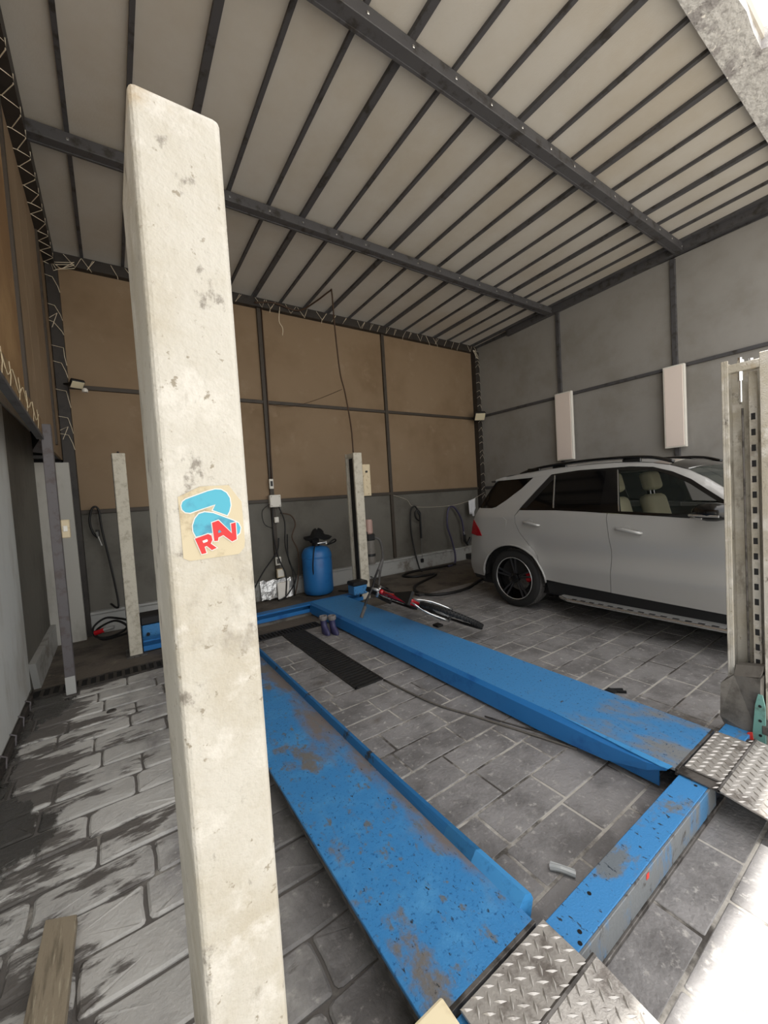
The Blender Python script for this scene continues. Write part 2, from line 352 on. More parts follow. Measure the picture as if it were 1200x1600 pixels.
# front soffit with an uneven outer edge
so = []; xs = [-.6+.22*i for i in range(36)]
outer = [(x, .80+.02*math.sin(x*3.1) if x < 3.7 else (.91+.01*math.sin(x*9) if x < 4.65 else .60)) for x in xs]
top = MB(); V = []; F = []
for x, yo in outer: V += [(x, yo, 4.84), (x, 1.135, 4.82), (x, yo, 5.0), (x, 1.135, 5.0)]
for i in range(len(outer)-1):
    a, b = i*4, i*4+4; F += [(a, b, b+1, a+1), (a+2, a+3, b+3, b+2), (a, a+2, b+2, b), (a+1, b+1, b+3, a+3)]
F += [(0, 1, 3, 2), (b, b+2, b+3, b+1)]
top.add(V, F); sof = top.build('trim_1', 'white_soffit'); tag(sof, 'rough pale soffit strip along the front edge of the roof', kind='structure')

# ---------------------------------------------------------------- back wall
wall_back = struct('wall_back', MB().box((-.90, 6.325, 0), (7.12, 6.42, 4.70)), 'dark_steel', 'back wall of brown upper and grimy grey lower sheets')
xc = [(-.36, 2.10), (2.16, 4.44), (4.51, 6.97)]; zc = [(.27, 1.535, 'panel_grey'), (1.575, 3.10, 'panel_brown'), (3.14, 4.60, 'panel_brown')]
for x0, x1 in xc:
    for z0, z1, m in zc: box('wall_panel', (x0-.02, 6.30, z0), (x1+.02, 6.328, z1), m, wall_back, .004)
for x in (2.13, 4.475): box('wall_post', (x-.033, 6.262, .3), (x+.033, 6.302, 4.6), 'steel_warm', wall_back, .003)
for z in (1.555, 3.12): box('wall_rail', (-.36, 6.268, z-.026), (6.98, 6.305, z+.026), 'steel_warm', wall_back, .003)
box('top_beam', (-.45, 6.21, 4.575), (7.05, 6.31, 4.712), 'steel_black', wall_back, .004)
box('corner_post', (6.90, 6.17, 0), (7.03, 6.30, 4.58), 'steel_black', wall_back, .004)
box('corner_post', (-.44, 6.17, 0), (-.32, 6.30, 4.58), 'steel_black', wall_back, .004)
# skirting
sk = struct('baseboard_back', MB().box((-.36, 6.22, 0), (7.02, 6.30, .262), .006).box((-.36, 6.195, .255), (7.02, 6.302, .29), .006), 'skirting')
# cable ties on beam and posts
def tie(pts, parent=wall_back, r=.0035): return MB().tube(pts, r, 4).build('wire_tie', 'white_wire', parent)
x = -.25
while x < 6.95:
    dx = random.uniform(.05, .11)*random.choice((-1, 1)); 
    P = [(x, 6.20, 4.70+random.uniform(-.01, 0)), (x+dx, 6.195, 4.565), (x+dx+random.uniform(.04, .1), 6.20, 4.69)]
    if random.random() < .35: P = P[:2]+[(x+dx*1.1, 6.19, 4.565-random.uniform(.02, .06))]
    tie(P); x += random.uniform(.13, .24)
z = .9
while z < 4.5:
    dz = random.uniform(.03, .1)
    tie([(6.89, 6.165, z), (6.97, 6.155, z+dz), (7.035, 6.165, z-random.uniform(0, .05))]); z += random.uniform(.12, .22)
z = 2.4
while z < 4.55:
    q_ = random.uniform(-.03, .05); tie([(-.45, 6.165, z+.12), (-.38+q_, 6.155, z+.10), (-.33, 6.16, z), (-.315, 6.165, z-.06-q_)])
    if random.random() < .4: tie([(-.44, 6.165, z-.05), (-.36, 6.155, z+.02-q_), (-.42, 6.16, z-.16)])
    z += random.uniform(.18, .34)
for k in range(5): tie([(6.86+random.uniform(-.06, .06), 6.16, 4.60), (6.95+random.uniform(-.08, .08), 6.15, 4.5+random.uniform(-.08, .04)), (7.0, 6.16, 4.42+random.uniform(-.05, .05))])
for k in range(5): tie([(-.42+random.uniform(-.05, .05), 6.16, 4.62), (-.30+random.uniform(-.08, .08), 6.15, 4.5+random.uniform(-.08, .06)), (-.15, 6.16, 4.58+random.uniform(-.05, .05))])

# ---------------------------------------------------------------- right wall
wall_right = struct('wall_right', MB().box((7.05, -.1, 0), (7.15, 6.42, 4.85)), 'dark_steel', 'grey sheet wall behind the silver car')
for y0, y1 in ((-.05, 2.40), (2.46, 4.22), (4.28, 6.29)):
    for z0, z1 in ((.3, 1.54), (1.58, 3.13), (3.17, 4.72 if y1 < 5 else 4.68)): box('wall_panel', (7.02, y0-.015, z0), (7.052, y1+.015, z1), 'panel_right', wall_right, .004)
for y in (2.43, 4.25): box('wall_post', (6.98, y-.033, 0), (7.025, y+.033, 4.70), 'dark_steel', wall_right, .003)
for z in (1.56, 3.15): box('wall_rail', (6.985, -.05, z-.024), (7.022, 6.2, z+.024), 'dark_steel', wall_right, .003)
struct('baseboard_right', MB().box((6.97, -.05, 0), (7.05, 6.2, .28), .006), 'skirting')

# ---------------------------------------------------------------- left wall (lower sheets, upper cladding on a frame)
wall_left = struct('wall_left', MB().box((-.80, -.4, 0), (-.72, 6.42, 3.10)), 'sheet_left', 'left wall with grey lower sheets under orange-brown cladding')
for y0, y1 in ((-.3, 2.1), (2.1, 4.55)): box('wall_sheet', (-.722, y0+.004, .06), (-.69, y1-.004, 2.496), 'sheet_left', wall_left, .004)
box('wall_sheet', (-.722, 4.554, .02), (-.695, 6.05, 2.496), 'panel_grey', wall_left, .004)
for y0, y1 in ((-.3, 2.1), (2.1, 6.0)): box('wall_sheet', (-.722, y0+.004, 2.504), (-.69, y1-.004, 3.1), 'sheet_left', wall_left, .004)
MB().add([(-.70, 6.06, 0), (-.37, 6.06, 0), (-.383, 6.06, 2.16), (-.722, 6.06, 2.16), (-.70, 6.16, 0), (-.37, 6.16, 0), (-.383, 6.16, 2.16), (-.722, 6.16, 2.16)],
    [(0, 1, 2, 3), (4, 5, 6, 7), (0, 1, 5, 4), (1, 2, 6, 5), (2, 3, 7, 6), (3, 0, 4, 7)]).build('pale_sheet', 'pale_panel', wall_left)
box('recess_back', (-.80, 6.30, 0), (-.45, 6.40, 3.1), 'pit', wall_left)  # near-black sheet, the darkness of the opening put into its colour
for y0, y1, m in ((-.3, 1.9, 'panel_orange'), (1.905, 3.80, 'panel_orange'), (3.84, 4.40, 'panel_brown'), (4.404, 4.88, 'panel_brown'), (4.884, 6.32, 'panel_brown')):
    box('cladding_sheet', (-.47, y0, 2.36 if y1 < 4.8 else 2.2), (-.445, y1, 4.72), m, wall_left, .003)
for y in (3.82, 5.55): box('wall_post', (-.475, y-.03, 2.3), (-.425, y+.03, 4.6), 'steel_warm', wall_left, .003)
sl = struct('baseboard_left', MB().prism([(-.695, 4.70, .0), (-.695, 4.56, .27), (-.695, 6.05, .26), (-.695, 6.05, 0)], (.05, 0, 0)), 'skirting')
# sloping tie-wrapped beam under the cladding and the free steel post
bm_ = MB().prism([(-.46, .6, 2.46), (-.46, 4.28, 2.196), (-.46, 4.28, 2.336), (-.46, .6, 2.62)], (.04, 0, 0)); b1 = bm_.build('lower_beam', 'cable_tray', wall_left)
MB().prism([(-.46, .6, 2.435), (-.46, 4.28, 2.171), (-.46, 4.28, 2.196), (-.46, .6, 2.46)], (.045, 0, 0)).build('beam_flange', 'dark_steel', b1)
y = .8; prev = None
while y < 4.2:
    zb = 2.46-(y-.6)*.0718
    MB().tube([(-.418, y, zb), (-.414, y+.02, zb+.07), (-.418, y+.03, zb+.15)], .002, 4).build('wire_tie', 'beige_plastic', b1); y += random.uniform(.2, .3)
MB().tube([(-.416, .9+.16*k, 2.46-(.3+.16*k)*.0718+(.045 if k % 2 else .13)) for k in range(21)], .003, 4, 3).build('wrapping_wire', 'beige_plastic', b1)
po = thing('steel_post', 'slim grey steel post standing free beside the left wall drain', 'post', (-.40, 4.33, 0))
MB().box((-.435, 4.29, .01), (-.365, 4.36, 2.30), .004).build('post_tube', 'post_steel', po)
MB().box((-.45, 4.27, 0), (-.345, 4.375, .012), .002).build('base_plate', 'grimy_steel', po)
MB().box((-.435, 4.288, .02), (-.366, 4.289, .17)).build('dirt_band', 'skirting', po)
sw = thing('switch_box', 'small beige switch box on the steel post by the left wall', 'switch', (-.335, 4.33, 1.34))
MB().box((-.364, 4.30, 1.345), (-.305, 4.36, 1.50), .006).build('switch_body', 'beige_plastic', sw); MB().box((-.35, 4.292, 1.40), (-.32, 4.30, 1.45), .003).build('rocker', 'white_plastic', sw)
# black clutter hanging in the opening above the pale sheet
cl = thing('folded_awning', 'black and grey folded awning parts stuffed above the pale sheet', 'awning', (-.6, 6.2, 2.17))
MB().box((-.72, 6.02, 2.55), (-.48, 6.16, 2.62), .004).build('frame_bar', 'dark_steel', cl); MB().box((-.72, 6.02, 2.20), (-.46, 6.12, 2.24), .004).build('frame_bar', 'dark_steel', cl)
MB().add([(-.71, 6.05, 2.28), (-.60, 6.02, 2.46), (-.52, 6.05, 2.25), (-.58, 6.12, 2.27)], [(0, 1, 2), (0, 2, 3), (0, 1, 3), (1, 2, 3)]).build('grey_flap', 'post_steel', cl)
MB().box((-.72, 6.17, 2.16), (-.46, 6.28, 2.66), .01).build('black_cover', 'cloth_black', cl)
# zig-zag of wire ties on the left roof edge beam
y = 2.2
while y < 6.1:
    s_ = zr(y)-.20
    e_ = random.uniform(-.03, .03)
    tie([(-.338, y-.05, s_+.03), (-.345, y, s_-.004), (-.43+e_*.5, y+.13+e_, s_-.008), (-.522, y+.14+e_*.5, s_-.004)], ceiling, .0035)
    tie([(-.43+e_*.5, y+.13+e_, s_-.008), (-.343, y+.20, s_-.004)], ceiling, .0035); y += random.uniform(.19, .27)
# low cable strip along the foot of the left wall
cs = thing('wall_foot_channel', 'rusty wire-tied channel along the foot of the left wall', 'channel', (-.66, 2.9, 0))
MB().box((-.688, 1.2, .0), (-.66, 4.40, .05), .003).build('channel_strip', 'grate', cs)
for k in range(9): MB().tube([(-.66, 1.9+.29*k, .0), (-.655, 1.92+.29*k, .06), (-.688, 1.93+.29*k, .075)], .006, 5).build('strap', 'post_steel', cs)
# ---------------------------------------------------------------- four-post lift: columns
STK = {
 'base': [(0.0818, 1.5644), (0.113, 1.5788), (0.1552, 1.5794), (0.1684, 1.5589), (0.1732, 1.5524), (0.1736, 1.4885), (0.1721, 1.4785), (0.1631, 1.4688), (0.0913, 1.4676), (0.0825, 1.4725), (0.0825, 1.5064)],
 'blue1': [(0.0856, 1.5513), (0.0876, 1.5569), (0.0924, 1.5605), (0.1234, 1.571), (0.1347, 1.5735), (0.1431, 1.5727), (0.1506, 1.5675), (0.1551, 1.5589), (0.1557, 1.5474), (0.1528, 1.5377), (0.1494, 1.5323), (0.1288, 1.5417), (0.1336, 1.5504), (0.1036, 1.5421), (0.0968, 1.54), (0.0903, 1.5412), (0.0864, 1.5456)],
 'blue2': [(0.102, 1.5035), (0.0989, 1.5119), (0.099, 1.5206), (0.1027, 1.5305), (0.1086, 1.5373), (0.1168, 1.5394), (0.1291, 1.5369), (0.1582, 1.5227), (0.1653, 1.5182), (0.1681, 1.5109), (0.1664, 1.5026), (0.1621, 1.4992), (0.1492, 1.5006), (0.1226, 1.5065)],
 'R': [(0.1001, 1.5004), (0.1191, 1.5056), (0.1237, 1.5026), (0.1246, 1.4958), (0.1217, 1.4904), (0.1299, 1.4828), (0.1227, 1.4803), (0.1157, 1.4876), (0.1126, 1.4865), (0.1146, 1.4769), (0.1079, 1.4759)],
 'Rh': [(0.1101, 1.496), (0.1162, 1.4979), (0.118, 1.4963), (0.1172, 1.494), (0.1113, 1.4926)],
 'A': [(0.1259, 1.5223), (0.1355, 1.5251), (0.1541, 1.5028), (0.1538, 1.5182), (0.161, 1.5197), (0.1607, 1.4928), (0.1535, 1.49), (0.1409, 1.5015), (0.1335, 1.4985), (0.1326, 1.4936), (0.1272, 1.4935)],
 'Ah': [(0.1337, 1.5086), (0.1359, 1.5106), (0.1386, 1.5067), (0.1341, 1.5055)],
 'blue1w': [(0.0842, 1.5515), (0.0865, 1.558), (0.0918, 1.562), (0.123, 1.5726), (0.1347, 1.5751), (0.1437, 1.5743), (0.1519, 1.5686), (0.1567, 1.5594), (0.1573, 1.5472), (0.1542, 1.537), (0.15, 1.5302), (0.1266, 1.5409), (0.1314, 1.5486), (0.1039, 1.5406), (0.0968, 1.5384), (0.0896, 1.5398), (0.085, 1.5448)],
 'blue2w': [(0.101, 1.5018), (0.0974, 1.5116), (0.0975, 1.521), (0.1014, 1.5314), (0.1078, 1.5388), (0.1168, 1.541), (0.1296, 1.5385), (0.159, 1.5242), (0.1666, 1.5193), (0.1698, 1.5111), (0.1679, 1.5016), (0.1626, 1.4974), (0.149, 1.4989), (0.1226, 1.5048)],
 'Rw': [(0.0986, 1.5013), (0.1193, 1.5071), (0.1249, 1.5034), (0.1259, 1.4955), (0.1233, 1.4907), (0.1322, 1.4823), (0.1224, 1.4788), (0.1154, 1.4861), (0.114, 1.4856), (0.1161, 1.4758), (0.1071, 1.4744)],
 'Aw': [(0.1246, 1.5233), (0.136, 1.5267), (0.1532, 1.5051), (0.1524, 1.5193), (0.1623, 1.5214), (0.162, 1.4919), (0.1533, 1.4884), (0.1407, 1.4999), (0.1346, 1.4975), (0.1336, 1.4923), (0.126, 1.4922)],
}

LX, CD = .062, .27
col = thing('lift_column', 'big cream lift column standing nearest, with a blue and red sticker', 'lift column', (.123, .80, 0))
MB().box((LX, .66, 0), (.186, .93, 2.15), .010, seg=3).build('column_tube', 'cream_paint', col)
st = MB().prism([(x, .6597, z) for x, z in STK['base']], (0, -.0005, 0)).build('sticker', 'sticker_base', col)
def sp(key, yy, mat, nm, lab=None):
    o = MB().prism([(x, yy, z) for x, z in STK[key]], (0, -.0003, 0)).build(nm, mat, st)
    if lab: o['label'] = lab
for k, yy, m, nm in (('blue1w', .6590, 'sticker_white', 'emblem_outline'), ('blue2w', .6590, 'sticker_white', 'emblem_outline'), ('blue1', .6586, 'sticker_blue', 'emblem'), ('blue2', .6586, 'sticker_blue', 'emblem'),
    ('Rw', .6582, 'sticker_white', 'letter_outline'), ('Aw', .6582, 'sticker_white', 'letter_outline'), ('R', .6578, 'sticker_red', 'letter'), ('A', .6578, 'sticker_red', 'letter'), ('Rh', .6574, 'sticker_white', 'letter_centre'), ('Ah', .6574, 'sticker_blue', 'letter_centre')): sp(k, yy, m, nm)
box('base_plate', (.03, .62, 0), (.22, .97, .012), 'grimy_steel', col)
col = thing('lift_column', 'speckled off-white lift column standing by the left drain at the back', 'lift column', (.10, 5.05, 0))
MB().box((.041, 4.97, 0), (.158, 5.20, 2.145), .006).build('column_tube', 'cream_far', col)
box('base_plate', (.01, 4.92, .0), (.20, 5.24, .012), 'grimy_steel', col)
MB().lathe([(.012, 0), (.012, .02), (.006, .03)], (.10, 5.08, 2.145), n=8).build('top_bolt', 'satin_black', col)
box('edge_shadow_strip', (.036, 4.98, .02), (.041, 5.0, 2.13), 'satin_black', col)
def channel(t, x0, x1, y0, y1, h, mat, th=.012, lip=.035):
    """open side faces -X"""
    MB().box((x1-th, y0, 0), (x1, y1, h), .002).build('web', mat, t)
    MB().box((x0, y0, 0), (x1-th, y0+th, h), .002).box((x0, y0+th, 0), (x0+th, y0+lip, h), .002).build('flange', mat, t)
    MB().box((x0, y1-th, 0), (x1-th, y1, h), .002).box((x0, y1-lip, 0), (x0+th, y1-th, h), .002).build('flange', mat, t)
col = thing('lift_column', 'cream channel lift column beside the blue tank at the back', 'lift column', (3.03, 5.15, 0))
channel(col, 2.955, 3.095, 5.04, 5.30, 2.18, 'cream_far')
box('top_bar', (2.96, 5.06, 2.12), (3.00, 5.28, 2.175), 'cream_far', col); box('lock_ladder', (3.00, 5.09, .05), (3.05, 5.26, 2.11), 'satin_black', col)  # ladder box enlarged in black to paint in the channel's shaded inside
box('base_plate', (2.92, 5.0, 0), (3.13, 5.34, .012), 'grimy_steel', col)
col = thing('lift_column', 'open cream channel column with slotted bar at the right edge by the car', 'lift column', (2.92, .68, 0))
MB().box((2.988, .56, 0), (3.0, .775, 2.165), .002).build('web', 'cream_paint', col)
MB().box((2.85, .763, 0), (2.988, .775, 2.165), .002).box((2.85, .745, 0), (2.862, .763, 2.165), .002).build('flange', 'cream_paint', col)
MB().box((2.85, .56, 0), (2.988, .572, 2.17), .002).box((2.85, .572, 0), (2.862, .616, 2.17), .002).build('flange', 'cream_paint', col)
MB().box((2.852, .61, 2.095), (2.90, .748, 2.14), .003).build('top_bar', 'cream_paint', col)
lad = MB().box((2.90, .638, .3), (2.915, .672, 2.088), .001).build('lock_ladder', 'cream_paint', col)
for k in range(17): box('slot', (2.8985, .646, 1.83-.085*k), (2.8995, .664, 1.865-.085*k), 'satin_black', lad)
MB().tube([(2.93, .70, .3), (2.90, .699, 1.9)], .005, 8).build('lift_cable', 'grimy_steel', col)
MB().tube([(2.87, .698, 1.93), (2.87, .698, 2.17)], .009, 10).lathe([(.014, 0), (.014, .05)], (2.87, .698, 2.045), n=6).build('threaded_rod', 'chrome', col)
MB().lathe([(.015, 0), (.015, .018)], (2.88, .698, 2.14), n=6).lathe([(.010, 0), (.010, .015)], (2.88, .655, 2.14), n=6).build('rod_nut', 'chrome', col)
cv = MB().prism([(2.80, .735, .42), (2.78, .79, .36), (2.775, .795, .17), (2.79, .775, .11), (2.79, .63, .10), (2.78, .62, .44)], (.12, 0, 0)); cvo = cv.build('carriage_cover', 'cover_grey', col)
MB().prism([(2.795, .735, .415), (2.79, .625, .445), (2.85, .62, .49), (2.86, .74, .46)], (.05, 0, .0)).build('cover_top', 'cover_grey', cvo)
la = MB().prism([(2.775, .628, .36), (2.775, .610, .36), (2.775, .600, .30), (2.775, .600, .10), (2.775, .655, .05), (2.775, .655, .10), (2.775, .640, .30)], (-.012, 0, 0)).build('latch_arm', 'teal_paint', col)
for z in (.30, .22, .14): MB().lathe([(.007, 0), (.007, -.003)], (2.763, .620, z), 'x', 10).build('latch_hole', 'satin_black', la)
MB().prism([(2.762, .672, .135), (2.762, .652, .145), (2.762, .645, .06), (2.762, .660, .055), (2.762, .678, .10)], (-.008, 0, 0)).build('latch_tip', 'red_orange', col)
MB().box((2.76, .57, .15), (2.84, .615, .20), .004).build('latch_pin', 'grimy_steel', col)
box('base_plate', (2.70, .50, .0), (3.04, .84, .014), 'grimy_steel', col)

# ---------------------------------------------------------------- runways, cross beams, approach plates
def runway(name, label, x0, x1, flange_x, mat, inner):
    t = thing(name, label, 'lift runway', ((x0+x1)/2, 2.9, 0))
    top = MB()
    top.box((x0, .79, .135), (x1, 5.0, .150), .002).build('deck', mat, t)
    if inner == 'hi':
        MB().box((x0, .79, .112), (x0+.006, 5.0, .1345), .001).build('side_lip', 'grimy_steel', t)
        MB().box((x0+.075, .82, .02), (x0+.083, 4.98, .134), .001).build('side_plate', 'pit', t)  # web coloured near-black for the shade under the deck lip
    else: MB().box((x0, .86, .02), (x0+.010, 5.0, .134), .001).build('side_plate', 'blue_clean', t)
    MB().box((x1-.010, .79, .02), (x1, 5.0, .134), .001).build('side_plate', 'blue_dark', t)
    MB().box((x0, .778, .118), (x1, .790, .151), .001).build('end_lip', 'grimy_steel', t)
    return t
rl = runway('lift_runway', 'blue lift runway on the left with worn grey-brown patches', .576, 1.02, 0, 'blue_paint', 'hi')
# bent flange along the right edge of the left runway, flaring out at the near end
F_ = []; V_ = []
ys = [.835, .87, .95, 1.05, 1.2, 1.5, 2.2, 3.0, 4.0, 4.98]
for i, y in enumerate(ys):
    k = max(0, 1-(y-.835)/.75)
    zt = .186-.006*k
    V_ += [(1.012, y, .150), (1.020+.012*k, y, zt-.012), (1.026+.020*k, y, zt), (1.046+.030*k, y, zt-.004-.012*k), (1.056+.030*k, y, .16-.02*k), (1.050, y, .02)]
for i in range(len(ys)-1):
    for j in range(5): a = i*6+j; F_.append((a, a+1, a+7, a+6))
F_.append((0, 1, 2, 3, 4, 5))
MB().add(V_, [f for f in F_ if max(f) >= 24 and len(f) == 4]).build('edge_flange', 'blue_dark', rl, smooth=False)
MB().add(V_[:30], [f for f in F_ if max(f) < 30]).build('flange_flare', 'blue_light', rl, smooth=False)['label'] = 'paler flared end of the edge flange'
rr = runway('lift_runway', 'blue lift runway on the right with the bicycle lying on it', 2.135, 2.625, 0, 'blue_worn', 'lo')
V_ = []; F_ = []
for y, x1, z1, x2, z2 in ((.82, 2.112, .143, 2.118, .128), (.90, 2.098, .137, 2.100, .095), (1.1, 2.098, .130, 2.092, .045), (1.5, 2.104, .128, 2.088, .022), (5.0, 2.104, .128, 2.088, .02)):
    V_ += [(2.134, y, .1505), (x1, y, z1), (x2, y, z2), (2.128, y, z2)]
for i in range(4):
    for j in range(3): a = i*4+j; F_.append((a, a+1, a+5, a+4))
F_ += [(0, 1, 2, 3), (16, 17, 18, 19)]
MB().add(V_, F_).build('edge_flange', 'blue_clean', rr)
MB().prism([(2.138, .80, .1512), (2.138, 1.45, .1512), (2.112, 1.0, .1455), (2.104, .84, .1445), (2.110, .81, .1445)], (0, 0, .003)).build('flange_flare', 'blue_light', rr)
cb = thing('cross_beam', 'near blue cross beam joining the two lift runways', 'cross beam', (1.6, .72, 0))
MB().box((.25, .662, .105), (2.79, .775, .128), .003).build('beam_top', 'blue_beam', cb)
MB().box((1.01, .652, .02), (2.20, .662, .128), .002).build('beam_face', 'beam_face', cb)
MB().box((.25, .745, .02), (2.79, .755, .104), .002).build('beam_web', 'blue_dark', cb)
MB().box((1.0, .645, .0), (2.30, .662, .018), .002).build('bottom_flange', 'grimy_steel', cb)
for x, y in ((1.26, .735), (1.12, .69), (1.09, .672), (2.11, .70)): MB().lathe([(.007, 0), (.007, .0012)], (x, y, .128), n=12).build('bolt_hole', 'pit', cb)
MB().prism([(1.49, .6515, .10), (1.51, .6515, .098), (1.512, .6515, .118), (1.492, .6515, .12)], (0, -.001, 0)).build('orange_mark', 'red_orange', cb)
MB().box((2.13, .615, .131), (2.20, .785, .140), .002).build('hinge_bar', 'grimy_steel', cb)
MB().box((2.60, .62, .10), (2.72, .80, .122), .002).build('hinge_bar', 'grimy_steel', cb)
cb = thing('cross_beam', 'far blue cross beam at the back end of the lift', 'cross beam', (1.6, 5.07, 0))
MB().box((.17, 4.99, .115), (2.94, 5.12, .135), .003).box((.17, 5.10, .02), (2.94, 5.12, .115), .002).build('beam_top', 'blue_clean', cb)
MB().box((.17, 4.99, .02), (2.94, 5.0, .075), .002).build('beam_face', 'blue_clean', cb)
MB().box((1.02, 4.93, .0), (2.12, 4.985, .03), .003).build('bottom_flange', 'cover_grey', cb)
def approach(name, label, x0, x1, xw0, xw1):
    t = thing(name, label, 'approach plate', ((x0+x1)/2, .6, .1))
    def P(x, y): return (x, y, .152 if y > .62 else .152-(.62-y)*.16)
    def cell(poly, nm):
        v = [P(*p) for p in poly]; n = len(v)
        return MB().add(v+[(a, b, c-.008) for a, b, c in v], [tuple(range(n)), tuple(range(n, 2*n))[::-1]]+[(i, (i+1) % n, n+(i+1) % n, n+i) for i in range(n)])
    cell([(x0, .768), (x1, .768), (x1, .622), (x0, .622)], '').build('upper_plate', 'checker_plate', t)
    cell([(xw0, .622), (xw1, .622), (xw1, .12), (xw0, .12)], '').build('lower_plate', 'checker_plate', t)
    MB().tube([(xw0, .621, .146), (xw1, .621, .146)], .009, 8).build('hinge_roll', 'grimy_steel', t)
    L = MB(); p = .043; j = 0; y = .758
    while y > .13:
        a0, a1 = (x0, x1) if y > .63 else (xw0, xw1); i = 0; x = a0+.012+(p/2 if j % 2 else 0)
        while x < a1-.008:
            if y > .35 or (i+j) % 2 or True:
                an = math.radians(45 if j % 2 else -45)+.15; dx, dy = math.cos(an)*.0185, math.sin(an)*.0185; nx, ny = -math.sin(an)*.0052, math.cos(an)*.0052
                z = P(x, y)[2]
                L.add([(x-dx, y-dy, z), (x+dx, y+dy, z), (x+nx, y+ny, z), (x-nx, y-ny, z), (x-dx*.35, y-dy*.35, z+.0034), (x+dx*.35, y+dy*.35, z+.0034)], [(0, 3, 4), (3, 5, 4), (3, 1, 5), (1, 2, 5), (2, 4, 5), (2, 0, 4)])
            x += p; i += 1
        y -= p*.5; j += 1
    o = L.build('raised_lugs', 'checker_lug', t); o['kind'] = 'stuff'
    return t
approach('approach_plate', 'steel checker-plate flap at the near end of the left runway', .672, 1.045, .672, 1.078)
approach('approach_plate', 'steel checker-plate flap by the open column at the right edge', 2.19, 2.62, 2.118, 2.68)
tb = thing('carriage_box', 'cream box with square corner beside the near end of the left runway', 'box', (.45, .66, 0))
MB().box((.24, .56, .02), (.577, .727, .315), .008, seg=2).build('box_body', 'tan_block', tb)
box('box_foot', (.25, .57, 0), (.57, .72, .022), 'grimy_steel', tb)

# ---------------------------------------------------------------- lights
def panel_light(label, y0, y1, z0, z1):
    t = thing('panel_light', label, 'panel light', (7.0, (y0+y1)/2, z0), 'unlit panel lights on the right wall')
    MB().box((6.90, y0, z0), (6.965, y1, z1), .004).build('light_frame', 'white_plastic', t)
    MB().box((6.894, y0+.02, z0+.02), (6.902, y1-.02, z1-.02), .002).build('diffuser', 'panel_light', t)
    [MB().box((6.96, (y0+y1)/2-.03, zz), (6.985, (y0+y1)/2+.03, zz+.06)).build('bracket', 'dark_steel', t) for zz in (z0+.2, z1-.26)]
panel_light('smaller white panel light on the right wall, further from the open column', 3.99, 4.31, 1.97, 3.19)
panel_light('larger-looking white panel light on the right wall near the open column', 2.29, 2.56, 1.97, 3.16)
def flood(label, c, d, k=1.0):
    c = Vector(c); d = Vector(d).normalized(); q = d.to_track_quat('Y', 'Z').to_matrix()
    t = thing('floodlight', label, 'floodlight', c)
    mb = MB().box((-.10, -.03, -.075), (.10, .03, .075), .01); mb.v = [tuple(q @ (Vector(p)*k)+c) for p in mb.v]; mb.build('housing', 'satin_black', t)
    mb = MB().box((-.088, .030, -.064), (.088, .036, .064), .004); mb.v = [tuple(q @ (Vector(p)*k)+c) for p in mb.v]; mb.build('lens', 'lens_pale', t)
    mb = MB(); 
    for i in range(6): mb.box((-.08+.03*i, -.05, -.06), (-.072+.03*i, -.03, .06))
    mb.v = [tuple(q @ (Vector(p)*k)+c) for p in mb.v]; mb.build('cooling_fin', 'satin_black', t)
    return t
f = flood('square floodlight with pale lens on the corner post near the car', (6.80, 6.04, 3.13), (-.5, -1, -.75), 1.25); MB().tube([(6.82, 6.09, 3.15), (6.92, 6.17, 3.14)], .012, 6).build('bracket', 'satin_black', f)
f = flood('small dark floodlight on the left corner post below the wire ties', (-.23, 6.0, 3.09), (.5, -1, -1.3), .72); MB().tube([(-.24, 6.04, 3.1), (-.36, 6.17, 3.12)], .012, 6).build('bracket', 'satin_black', f)
MB().lathe([(.03, 0), (.03, .03), (.02, .045)], (-.155, 5.93, 2.98), n=12).build('sensor', 'white_plastic', f)

# ---------------------------------------------------------------- electrics on the back wall post
def bx(name, label, cat, a, b, mat, detail=None, dm='white_plastic', bev=.006):
    c = ((a[0]+b[0])/2, (a[1]+b[1])/2, a[2]); t = thing(name, label, cat, c)
    MB().box(a, b, bev, seg=2).build('case', mat, t)
    if detail: MB().box(*detail, .002).build('cover', dm, t)
    return t
bx('wall_socket', 'white rectangular socket highest on the wall post', 'socket', (2.085, 6.22, 1.745), (2.15, 6.262, 1.90), 'white_plastic', ((2.10, 6.212, 1.785), (2.135, 6.222, 1.865)), 'satin_black')
jb = bx('junction_box', 'square white junction box on the post at the wall rail', 'junction box', (2.06, 6.19, 1.45), (2.24, 6.262, 1.645), 'white_plastic', ((2.07, 6.184, 1.46), (2.23, 6.192, 1.635)))
for x in (2.085, 2.215):
    for z in (1.475, 1.62): MB().lathe([(.006, 0), (.006, -.003)], (x, 6.184, z), 'y', 8).build('cover_screw', 'satin_black', jb)
bx('junction_box', 'little white cable box among the cables below the square box', 'junction box', (2.12, 6.21, 1.20), (2.19, 6.25, 1.29), 'white_plastic', ((2.13, 6.204, 1.215), (2.18, 6.212, 1.275)))
bx('wall_socket', 'white switched socket low on the post above the grey box', 'socket', (2.09, 6.21, .52), (2.18, 6.255, .65), 'white_plastic', ((2.108, 6.203, .545), (2.162, 6.212, .625)), 'cover_grey')
bx('junction_box', 'pale grey box just above the skirting under the cables', 'junction box', (2.075, 6.14, .33), (2.19, 6.20, .47), 'beige_plastic', ((2.085, 6.134, .345), (2.18, 6.142, .455)), 'white_plastic')
fo = thing('foil_sheet', 'crumpled silver foil sheet leaning on the back skirting', 'foil', (2.07, 6.12, 0))
V = []; F = []; n = 9
for i in range(n+1):
    for j in range(5):
        V.append((1.80+.055*i, 6.18-.02*random.random()-.05*(1-j/4), .02+.29*j/4+.012*math.sin(i*2.1)+random.uniform(-.01, .01)))
